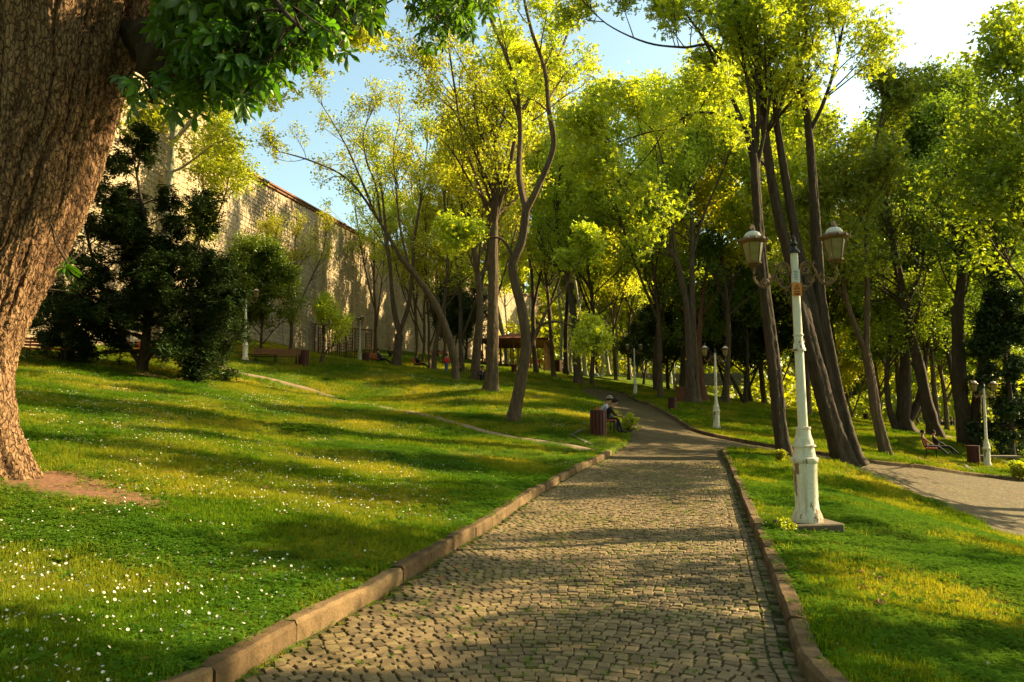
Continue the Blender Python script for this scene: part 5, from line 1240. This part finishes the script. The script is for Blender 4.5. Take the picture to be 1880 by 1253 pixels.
def person(label, px, d, rz_, pose, top, leg, shoe, hair=(.015, .01, .008), hat=None, group=None, dx=0, asym=0, bare=True, lift=0.0, scale=1.0):
    p = at(px, d); root = empty('person', (p[0] + dx, p[1], p[2] + lift), R(rz_), label, 'person', group); root.scale = (scale,) * 3
    q = POSE[pose]; J = []; Rd = []; E = []; M_ = []
    def v(c, r, par, m):
        J.append(c); Rd.append(r if isinstance(r, tuple) else (r, r)); M_.append(m)
        if par is not None: E.append((par, len(J) - 1))
        return len(J) - 1
    pel = v(q['pel'], (.13, .15), None, 1); mid = tuple((a * .5 + b * .5) for a, b in zip(q['pel'], q['ch'])); ab = v(mid, (.11, .145), pel, 0)
    ch = v(q['ch'], (.12, .17), ab, 0); nk = v(q['nk'], .05, ch, 2)
    hx, hy, hz_ = q['hd']; h1 = v((hx - .01, hy, hz_ - .04), (.070, .075), nk, 2); h2 = v((hx, hy, hz_ + .06), (.088, .08), h1, 2); 
    ns = v((hx + .105, hy, hz_ - .01), .012, h1, 2)
    hands = []
    for s in (-1, 1):
        k = asym if s > 0 else 0
        shp = (q['ch'][0], s * q['sh'], q['ch'][2] + .02); e = (q['el'][0], s * q['el'][1], q['el'][2]); h = (q['ha'][0] + .05 * k, s * q['ha'][1], q['ha'][2] - .03 * k)
        a = v(shp, .062, ch, 0); b = v(e, .045, a, 0); c = v(tuple(b_ * .8 + a_ * .2 for a_, b_ in zip(e, h)), .032, b, 2 if bare else 0); dd = v(h, (.04, .022), c, 2); hands.append((e, h, s))
        hp = (q['pel'][0] + .02, s * q['hip'], q['pel'][2] - .02); kn_ = (q['kn'][0], s * q['kn'][1], q['kn'][2]); an_ = (q['an'][0] - .14 * k, s * q['an'][1], q['an'][2]); to = (q['to'][0] - .14 * k, s * q['to'][1], q['to'][2])
        if pose == 'walk': kn_ = (.10 * s, kn_[1], kn_[2]); an_ = (.20 * s - .06, an_[1], an_[2]); to = (an_[0] + .13, to[1], to[2])
        a = v(hp, .09, pel, 1); b = v(kn_, .062, a, 1); c = v(an_, .042, b, 1); v(to, (.042, .032), c, 3)
    me = bpy.data.meshes.new('body'); me.from_pydata(J, E, []); o = bpy.data.objects.new('body', me); C.objects.link(o)
    sk = o.modifiers.new('skin', 'SKIN'); sk.use_smooth_shade = True
    for i, r in enumerate(Rd): me.skin_vertices[0].data[i].radius = r; me.skin_vertices[0].data[i].use_root = (i == 0)
    sb_ = o.modifiers.new('sub', 'SUBSURF'); sb_.levels = 1; sb_.render_levels = 1
    rigs.append((o, root, np.array(J, float), E, M_, [cloth(label[:24] + ' top', top), cloth(label[:24] + ' leg', leg), SKIN, cloth(label[:24] + ' shoe', shoe)], hands, q, hair, hat, pose))
def finish_people():
    dg = bpy.context.evaluated_depsgraph_get()
    for o, root, J, E, M_, ms, hands, q, hair, hat, pose in rigs:
        me = bpy.data.meshes.new_from_object(o.evaluated_get(dg)); bpy.data.objects.remove(o)
        bm_v = np.empty(len(me.vertices) * 3, np.float32); me.vertices.foreach_get('co', bm_v); V = bm_v.reshape(-1, 3)
        fs = [tuple(p.vertices) for p in me.polygons]; cen = np.array([V[list(f)].mean(0) for f in fs])
        A = np.array([J[a] for a, b in E]); B = np.array([J[b] for a, b in E]); mid_ = []
        W = cen[:, None] - A[None]; e = B - A; t = np.clip((W * e).sum(-1) / ((e ** 2).sum(1) + 1e-9), 0, 1); d = np.linalg.norm(W - t[..., None] * e, axis=2); k = d.argmin(1)
        tt = t[np.arange(len(k)), k]; mi = [M_[E[kk][1]] if x > .45 or M_[E[kk][0]] == M_[E[kk][1]] else M_[E[kk][0]] for kk, x in zip(k, tt)]
        mb = MB(); mb.v = [tuple(float(c) for c in v_) for v_ in V]; mb.f = fs; mb.m = [int(x) for x in mi]; mb.cm = 2
        for el, h, s in hands:                                   # four bent fingers and a thumb rooted in each palm
            el, h = Vector(el), Vector(h); d_ = (h - el).normalized(); side = d_.cross(Vector((0, 0, 1))).normalized(); dn = side.cross(d_)
            for k_, (off_, L_) in enumerate(((-.028, .062), (-.010, .075), (.009, .070), (.026, .055))):
                a = h + side * off_ + d_ * .01; mb.tube([a, a + d_ * L_ * .5 + dn * -.006, a + d_ * L_ * .85 - dn * .022, a + d_ * L_ - dn * .045], [.0095, .009, .008, .006], 5)
            a = h - side * s * .03 - d_ * .02; mb.tube([a, a - side * s * .025 + d_ * .025, a - side * s * .022 + d_ * .055], [.011, .010, .007], 5)
        b = mb.build('body', ms, root, True)
        hx, hy, hz_ = q['hd']; hr = MB(); cap_ = cloth('hair %.2f' % (hair[0] * 50), hair)
        hr.add(*dome(hx - .012, hy, hz_ + .03, .103, .098, .115, 0.0)); hr.build('hair', cap_, root, True)
        if hat == 'cap':
            hb = MB(); hb.add(*dome(hx, hy, hz_ + .075, .112, .105, .10, .02)); hb.build('cap', cloth('cap black', (.01, .01, .012)), root, True)
            hb = MB(); hb.add([(hx + .09, -.07, hz_ + .085), (hx + .20, -.045, hz_ + .06), (hx + .20, .045, hz_ + .06), (hx + .09, .07, hz_ + .085), (hx + .09, -.07, hz_ + .10), (hx + .20, -.045, hz_ + .07), (hx + .20, .045, hz_ + .07), (hx + .09, .07, hz_ + .10)],
                [(3, 2, 1, 0), (4, 5, 6, 7), (0, 1, 5, 4), (1, 2, 6, 5), (2, 3, 7, 6), (3, 0, 4, 7)]); hb.build('cap_peak', cloth('cap black', (.01, .01, .012)), root)
        if hat == 'sun':
            hb = MB(); hb.lathe([(.10, .0), (.175, -.015), (.18, -.005), (.108, .02), (.10, .07), (.06, .10), (.01, .105)], 18, (hx, hy, hz_ + .09)); hb.build('sun_hat', cloth('pale hat', (.24, .20, .15)), root, True)
def dome(cx_, cy_, cz, rx, ry, rz_, lo):
    V = []; Fs = []; n, m = 14, 6
    for k in range(m + 1):
        e = lo * 3 + (math.pi / 2 - lo * 3) * k / m - .25 * (1 - k / m)
        for i in range(n): t = 2 * math.pi * i / n; V.append((cx_ + rx * math.cos(e) * math.cos(t), cy_ + ry * math.cos(e) * math.sin(t), cz + rz_ * math.sin(e)))
    for k in range(m):
        for i in range(n): j = (i + 1) % n; Fs.append((k * n + i, k * n + j, (k + 1) * n + j, (k + 1) * n + i))
    return V, Fs
BK, NV, GR, LB_, RD = (.012, .012, .014), (.02, .025, .05), (.13, .125, .10), (.36, .40, .50), (.50, .03, .03)
person('man in black T-shirt and black cap bent forward beside the cobbled path', 1108, 27.3, -8, 'lean', BK, (.02, .02, .022), BK, hat='cap', asym=1)
person('person in pale blue shirt and pale hat beside the man in the black cap', 1099, 27.95, 2, 'lean', LB_, GR, BK, hair=(.04, .025, .015), hat='sun')
person('woman in a tan jacket leaning back on the bench beside the branch path', 1692, 36.4, -20, 'lounge', (.22, .13, .07), (.03, .03, .035), BK, hair=(.02, .012, .008), bare=False)
person('dark-dressed bearded person lounging beside the woman in the tan jacket', 1712, 36.9, -20, 'lounge', BK, BK, BK, bare=False, asym=1)
person('child in a red jacket and blue trousers walking away past the leaning tree', 820, 53, 75, 'walk', RD, (.05, .09, .2), BK, bare=False)
person('reader in dark clothes with legs stretched on the orange bench near the red bin', 698, 57.9, -10, 'lounge', NV, BK, BK, bare=False)
person('dark-dressed person reclining on the orange bench by the thin trunks', 768, 62, -10, 'lounge', BK, BK, BK, bare=False)
person('person in black sitting on the grass against the straight thick trunk', 886, 45.5, -75, 'ground', BK, BK, BK)
person('second dark figure sitting on the grass beside the thin dark tree', 878, 46.2, -60, 'ground', NV, BK, BK, bare=False)
person('person in black top and pale jeans sitting on the bright crest lawn', 1088, 79, -15, 'ground', BK, (.2, .25, .33), BK)
person('person sitting low on the sunny lawn beyond the second lamp post', 1332, 62, -150, 'ground', (.35, .25, .2), NV, BK)
person('dark figure sitting before the wall behind the forked pale-sided tree', 716, 76, -60, 'ground', BK, BK, BK, bare=False)
person('dark figure sitting before the wall left of the red jacket walker', 802, 77.6, -80, 'sit', BK, BK, BK, bare=False)
person('dark figure seated near the dark bushy evergreen by the wall', 883, 82, -60, 'sit', BK, BK, BK, bare=False, lift=-.1)
person('figure in a reddish top resting behind the small dark bin', 1241, 74, -20, 'ground', (.35, .08, .06), NV, BK)
for k, (px, d, rz_, c) in enumerate([(1722, 72, -60, BK), (1732, 74, -120, BK), (1745, 73, -90, NV), (1738, 71, 150, BK)]):
    person('one of the dark-dressed people sitting in a circle far off on the right lawn', px, d, rz_, 'ground', c, BK, BK, bare=False, group='people sitting in a circle on the far right lawn')
person('person in a bright red top by the trees right of the far right lamp post', 1806, 66, -90, 'sit', RD, BK, BK, lift=-.2)
person('dark-haired person standing far off just behind the right couple', 1713, 62, 100, 'walk', BK, NV, BK, bare=False, scale=1.2)
finish_people()
# potted-looking plant by the couple
PL = grow(401, [([np.array([0, 0, -.02]), np.array([.02, 0, .15]), np.array([.03, .02, .32])], .02, .01, .05, 14)], L1=.36, n2=5, n3=3, L3=.1, lpt=6, leaf=.055, sig=.03, up1=.4, lm=LEAF_SPRING, flare=1)
place_tree('leafy_plant', 'small yellow-green leafy plant at the path edge right of the seated couple', PL, at(1152, 28.4), 0, 1.25, None, 'plant')
PLd = grow(402, [([np.array([0, 0, -.02]), np.array([.02, 0, .1]), np.array([.03, .02, .2])], .02, .01, .05, 16)], L1=.3, n2=5, n3=3, L3=.1, lpt=6, leaf=.06, sig=.03, up1=.3, lm=LEAF_SPRING, flare=1)
for k, (px, py, s_, lab) in enumerate([(1432, 845, .8, 'weedy plant at the foot of the slim dark tree'), (1440, 980, .55, 'tuft of weeds against the near lamp block'), (1876, 880, 1.6, 'low bushy plant at the right edge by the path kerb'), (1868, 870, 1.4, 'second low bushy plant at the right edge beside the kerbed bay')]):
    p = G(px, py); place_tree('leafy_plant', lab, PLd, p, k, s_, None, 'plant')
# ------------------------------------------------------------------ grass, clover, daisies and fallen leaves
def blades(seed, n, rad_, h, w_, lean=.5, mats=()):
    r = np.random.default_rng(seed); a = r.uniform(0, 6.28, n); q = rad_ * np.sqrt(r.random(n)); b = np.stack([q * np.cos(a), q * np.sin(a), 0 * q], 1)
    f = r.uniform(0, 6.28, n); s = np.stack([-np.sin(f), np.cos(f), 0 * f], 1); d = np.stack([np.cos(f), np.sin(f), 0 * f], 1)
    H = h * r.uniform(.5, 1.2, n)[:, None]; le = (lean * r.uniform(.2, 1.3, n))[:, None]; w_ = w_ * r.uniform(.7, 1.3, n)[:, None]; Z = np.array([0, 0, 1.])
    V = np.stack([b - s * w_ - Z * .02, b + s * w_ - Z * .02, b + d * H * le * .3 + s * w_ * .8 + Z * H * .6, b + d * H * le * .3 - s * w_ * .8 + Z * H * .6, b + d * H * le + Z * H * (1 - .3 * le)], 1).reshape(-1, 3)
    i = np.arange(n) * 5; return mesh_np('tuft', V, np.stack([i, i + 1, i + 2, i + 3], 1), np.stack([i + 3, i + 2, i + 4], 1), face_v=np.tile(r.random(n) ** 1.5, 2), mats=mats)
def grassmat(name, a, b, c3):
    def fn(n, out):
        at_ = N(n, 'ShaderNodeAttribute', attribute_name='v'); f1 = noise(n, coords(n), .35, 5, .6, .3); f2 = noise(n, coords(n), 2.6, 4, .6)
        c = mixc(n, at_.outputs['Fac'], a, b)
        k = ramp(n, f1, [(.42, (0, 0, 0)), (.66, (1, 1, 1))]); c = mixc(n, k, c, c3)
        c = mixc(n, .6, c, ramp(n, f2, [(.3, (.6, .7, .6)), (.7, (1.25, 1.15, 1.1))]), 'MULTIPLY')
        tc = mixc(n, 1.0, c, (1.5, 1.4, .5), 'MULTIPLY')
        d = N(n, 'ShaderNodeBsdfDiffuse'); t = N(n, 'ShaderNodeBsdfTranslucent'); n.links.new(c, d.inputs[0]); n.links.new(tc, t.inputs[0])
        m1 = N(n, 'ShaderNodeMixShader'); m1.inputs[0].default_value = .42; n.links.new(d.outputs[0], m1.inputs[1]); n.links.new(t.outputs[0], m1.inputs[2]); n.links.new(m1.outputs[0], out.inputs[0])
    return mat(name, fn)
GRASS = grassmat('grass blades', (.045, .11, .007), (.17, .25, .014), (.32, .29, .03))
CLOV = grassmat('clover', (.05, .13, .012), (.11, .22, .018), (.13, .22, .02))
def clover(seed, n=22, rad_=.09):
    r = np.random.default_rng(seed); V = []; Q = []
    for k in range(n):
        a = r.uniform(0, 6.28); q = rad_ * math.sqrt(r.random()); h = r.uniform(.02, .055); c = np.array([q * math.cos(a), q * math.sin(a), h]); ph = r.uniform(0, 6.28); s = r.uniform(.010, .017)
        for m in range(3):
            t = ph + m * 2.094; d = np.array([math.cos(t), math.sin(t), r.uniform(-.2, .3)]); e = np.array([-math.sin(t), math.cos(t), 0]); b = len(V)
            V += [c, c + d * s * .7 - e * s * .5, c + d * s * 1.15, c + d * s * .7 + e * s * .5]; Q.append((b, b + 1, b + 2, b + 3))
    return mesh_np('clover', np.array(V), np.array(Q), face_v=np.tile(r.random(n)[:, None], (1, 3)).ravel(), mats=[CLOV])
def daisy(seed, open_=1.0):
    r = np.random.default_rng(seed); V = []; Fs = []; mi = []; h = .042; n = 9; tl = Matrix.Rotation(r.uniform(-.9, .9), 3, 'X') @ Matrix.Rotation(r.uniform(-.9, .9), 3, 'Y'); c = Vector((r.normal(0, .008), r.normal(0, .008), h))
    ring = lambda rad_, z, n_: [c + tl @ Vector((rad_ * math.cos(6.283 * i / n_), rad_ * math.sin(6.283 * i / n_), z)) for i in range(n_)]
    V += [c] + ring(.014, .004 * open_, n); Fs += [(0, 1 + i, 1 + (i + 1) % n) for i in range(n)]; mi += [0] * n
    b = len(V); V += [c + tl @ Vector((0, 0, .004))] + ring(.0062, .002, 6); Fs += [(b, b + 1 + i, b + 1 + (i + 1) % 6) for i in range(6)]; mi += [1] * 6
    b = len(V); V += [Vector((-.001, 0, 0)), Vector((.001, 0, 0)), c + Vector((.001, 0, 0)), c - Vector((.001, 0, 0))]; Fs += [(b, b + 1, b + 2), (b, b + 2, b + 3)]; mi += [2, 2]
    return mesh_np('daisy', np.array([tuple(v) for v in V]), Tr=np.array(Fs), mi=mi, mats=[flat('daisy white', (.62, .60, .52)), flat('daisy eye', (.75, .42, .02)), GRASS])
def fallen(seed):
    r = np.random.default_rng(seed); V, Q, v = leaves(r, np.zeros((1, 3)), .075, 3, 1.2); V[:, 2] += .02
    return mesh_np('fallen', V, Q, mats=[simple('dry leaf', (.30, .13, .05), .8, .4, 30, .2)])
def weed(seed):
    r = np.random.default_rng(seed); V = []; Q = []; n = 9
    for k in range(n):
        a = k * 6.283 / n + r.normal(0, .2); L_ = r.uniform(.05, .10); d = np.array([math.cos(a), math.sin(a), 0]); e = np.array([-math.sin(a), math.cos(a), 0]); u = r.uniform(.25, .9); b = len(V)
        for t, w_ in ((0, .004), (.4, .012), (.75, .015), (1, .001)): V += [d * L_ * t - e * w_ + np.array([0, 0, L_ * u * t * (1 - .5 * t)]), d * L_ * t + e * w_ + np.array([0, 0, L_ * u * t * (1 - .5 * t)])]
        for m in range(3): Q.append((b + 2 * m, b + 2 * m + 1, b + 2 * m + 3, b + 2 * m + 2))
    return mesh_np('weed', np.array(V), np.array(Q), face_v=np.repeat(r.random(n), 3), mats=[CLOV])
SRC = [blades(1, 26, .075, .055, .0022, .6, [GRASS]), blades(2, 26, .08, .04, .0022, .8, [GRASS]), blades(3, 22, .07, .07, .0024, .6, [GRASS]), blades(4, 26, .08, .035, .0025, .9, [GRASS]), clover(5), clover(6), clover(7), weed(8), weed(9)]
def scatter(name, meshes, pos, sc, var_, label=None, seed=1):
    r = np.random.default_rng(seed); n = len(pos)
    me = bpy.data.meshes.new(name); me.vertices.add(n); me.vertices.foreach_set('co', pos.astype(np.float32).ravel())
    a = me.attributes.new('sc', 'FLOAT', 'POINT'); a.data.foreach_set('value', sc.astype(np.float32))
    a = me.attributes.new('rot', 'FLOAT_VECTOR', 'POINT'); a.data.foreach_set('vector', np.stack([r.normal(0, .08, n), r.normal(0, .08, n), r.uniform(0, 6.28, n)], 1).astype(np.float32).ravel())
    a = me.attributes.new('pick', 'INT', 'POINT'); a.data.foreach_set('value', var_.astype(np.int32))
    o = bpy.data.objects.new(name, me); C.objects.link(o)
    g = bpy.data.node_groups.new(name, 'GeometryNodeTree'); g.interface.new_socket('Geometry', in_out='INPUT', socket_type='NodeSocketGeometry'); g.interface.new_socket('Geometry', in_out='OUTPUT', socket_type='NodeSocketGeometry')
    gi, go = g.nodes.new('NodeGroupInput'), g.nodes.new('NodeGroupOutput'); iop = g.nodes.new('GeometryNodeInstanceOnPoints'); j = g.nodes.new('GeometryNodeJoinGeometry')
    for m in reversed(meshes):
        so = bpy.data.objects.new(m.name, m); oi = g.nodes.new('GeometryNodeObjectInfo'); oi.inputs['Object'].default_value = so; oi.inputs['As Instance'].default_value = True
        g.links.new(oi.outputs['Geometry'], j.inputs[0])
    def na(nm, ty):
        x = g.nodes.new('GeometryNodeInputNamedAttribute'); x.data_type = ty; x.inputs['Name'].default_value = nm; return next(s for s in x.outputs if s.enabled)
    g.links.new(gi.outputs[0], iop.inputs['Points']); g.links.new(j.outputs[0], iop.inputs['Instance']); iop.inputs['Pick Instance'].default_value = True
    g.links.new(na('pick', 'INT'), iop.inputs['Instance Index']); g.links.new(na('rot', 'FLOAT_VECTOR'), iop.inputs['Rotation']); g.links.new(na('sc', 'FLOAT'), iop.inputs['Scale'])
    g.links.new(iop.outputs[0], go.inputs[0]); md = o.modifiers.new('scatter', 'NODES'); md.node_group = g
    tag(o, label, None, kind='stuff'); return o
def lawnpts(seed, dens, d0, d1, margin=1.2, wide=.74):
    "dens(y) per square metre inside the seen wedge"
    r = np.random.default_rng(seed); out = []; e = np.geomspace(d0, d1, 26)
    for a, b in zip(e[:-1], e[1:]):
        ym = (a + b) / 2; X0 = wide * b + margin; n = int(dens(ym) * (b - a) * 2 * X0); out.append(np.stack([r.uniform(-X0, X0, n), r.uniform(a, b, n)], 1))
    P = np.concatenate(out); d, _ = sdist(P); k = d > .075; P, d = P[k], d[k]
    dd = np.abs(P[:, None] - dp[None, ::4]); near = (np.hypot(dd[..., 0], dd[..., 1])).min(1) < .32; P, d = P[~near], d[~near]
    for c, rx, ry, ro in SP:
        u = P - np.array(c); ins = (u[:, 0] / rx) ** 2 + (u[:, 1] / ry) ** 2 < .42 * np.random.default_rng(3).uniform(.2, 1.9, len(P)); P, d = P[~ins], d[~ins]
    z = T(P[:, 0], P[:, 1]) + micro(P[:, 0], P[:, 1], d)
    return np.c_[P, z]
gp_ = lawnpts(11, lambda y: 640 * min(1, (5.5 / y)) ** 1.5, 2.2, 75)
yy = gp_[:, 1]; r_ = np.random.default_rng(8); sc = (1.0 + .05 * np.maximum(yy - 6, 0) ** .9) * r_.uniform(.7, 1.25, len(gp_))
cl = (noise2(gp_[:, 0], gp_[:, 1], .55) + r_.normal(0, .07, len(gp_))) > .55
tall_ = noise2(gp_[:, 0] + 40, gp_[:, 1], .9); sc *= .7 + .6 * tall_
pick = np.where(cl & (yy < 30), r_.integers(4, 7, len(gp_)), r_.integers(0, 4, len(gp_)))
wd = (r_.random(len(gp_)) < .035 + .12 * (noise2(gp_[:, 0] - 20, gp_[:, 1], .7) > .62)) & (yy < 22); pick = np.where(wd, r_.integers(7, 9, len(gp_)), pick)
edge = np.clip(1 - np.abs(sdist(gp_[:, :2])[0]) / .22, 0, 1) * (r_.random(len(gp_)) < .5); sc *= 1 + .5 * edge
thin = (noise2(gp_[:, 0] + 70, gp_[:, 1], .8) < .27) & (r_.random(len(gp_)) < .65)
gp_, sc, pick = gp_[~thin], sc[~thin], pick[~thin]
scatter('grass', SRC, gp_, sc, pick)
dz_ = lawnpts(12, lambda y: 95 * min(1, (7 / y)) ** .8, 2.2, 70); r_ = np.random.default_rng(9)
dens = noise2(dz_[:, 0] + 11, dz_[:, 1] + 5, .45) * .6 + noise2(dz_[:, 0], dz_[:, 1] + 30, 1.7) * .4
wgt = np.clip((dens - .47) * 7, 0.03, 1) * np.where(dz_[:, 0] > 2 + .1 * dz_[:, 1], .12, 1.); k = r_.random(len(dz_)) < wgt; dz_ = dz_[k]
scatter('daisies', [daisy(k, (1, .6, 2.6, 1.8, -1, 3)[k]) for k in range(6)], dz_ + np.array([0, 0, .012]), (r_.uniform(.42, .85, len(dz_)) * (1 + .012 * dz_[:, 1])), r_.integers(0, 6, len(dz_)))
fl = lawnpts(13, lambda y: 2.4 * min(1, 7 / y), 2.5, 30); r_ = np.random.default_rng(10)
scatter('fallen_leaves', [fallen(k) for k in range(3)], fl + np.array([0, 0, .015]), r_.uniform(.5, 1.1, len(fl)), r_.integers(0, 3, len(fl)))
# moss and weeds creeping between the setts and along the kerb foot
r_ = np.random.default_rng(14); n = 5200; q = S0[r_.integers(0, len(S0), n), :2] + (r_.integers(0, 2, (n, 2)) - .5) * pit + r_.normal(0, .006, (n, 2))
wq = noise2(q[:, 0], q[:, 1], 1.4); d_, _ = sdist(q); q = q[(d_ < -.1) & ((wq > .52) | (r_.random(n) < .12))]
kf = np.concatenate([KL[40:] + [.11, 0], KR[:110] - [.11, 0]]); kf = kf[r_.integers(0, len(kf), 700)] + r_.normal(0, .03, (700, 2)); kf = kf[sdist(kf)[0] < -.09]
q = np.concatenate([q, kf]); mz = T(q[:, 0], q[:, 1]) - .107
scatter('moss', [blades(21, 16, .05, .04, .004, .9, [GRASS]), clover(22, 14, .06)], np.c_[q, mz], r_.uniform(.3, .62, len(q)) * (1 + .02 * q[:, 1]), r_.integers(0, 2, len(q)))
# dry leaves and twigs lying on the setts
r_ = np.random.default_rng(31); n = 150; q = np.stack([r_.uniform(-3, 5, n), 4 + 14 * r_.random(n) ** 1.4], 1); q = q[sdist(q)[0] < -.2]
def twig(seed):
    r = np.random.default_rng(seed); P = np.cumsum(r.normal(0, .012, (5, 3)) * [1, 1, .2] + [.028, 0, 0], 0) + [0, 0, .004]; V, Q = tubes(P[None], np.full((1, 5), .0022), 3); return mesh_np('twig', V, Q, mats=[BARK_D])
scatter('path_litter', [fallen(7), fallen(8), twig(9), twig(10)], np.c_[q, T(q[:, 0], q[:, 1]) - .085], r_.uniform(.4, .9, len(q)), r_.integers(0, 4, len(q)))
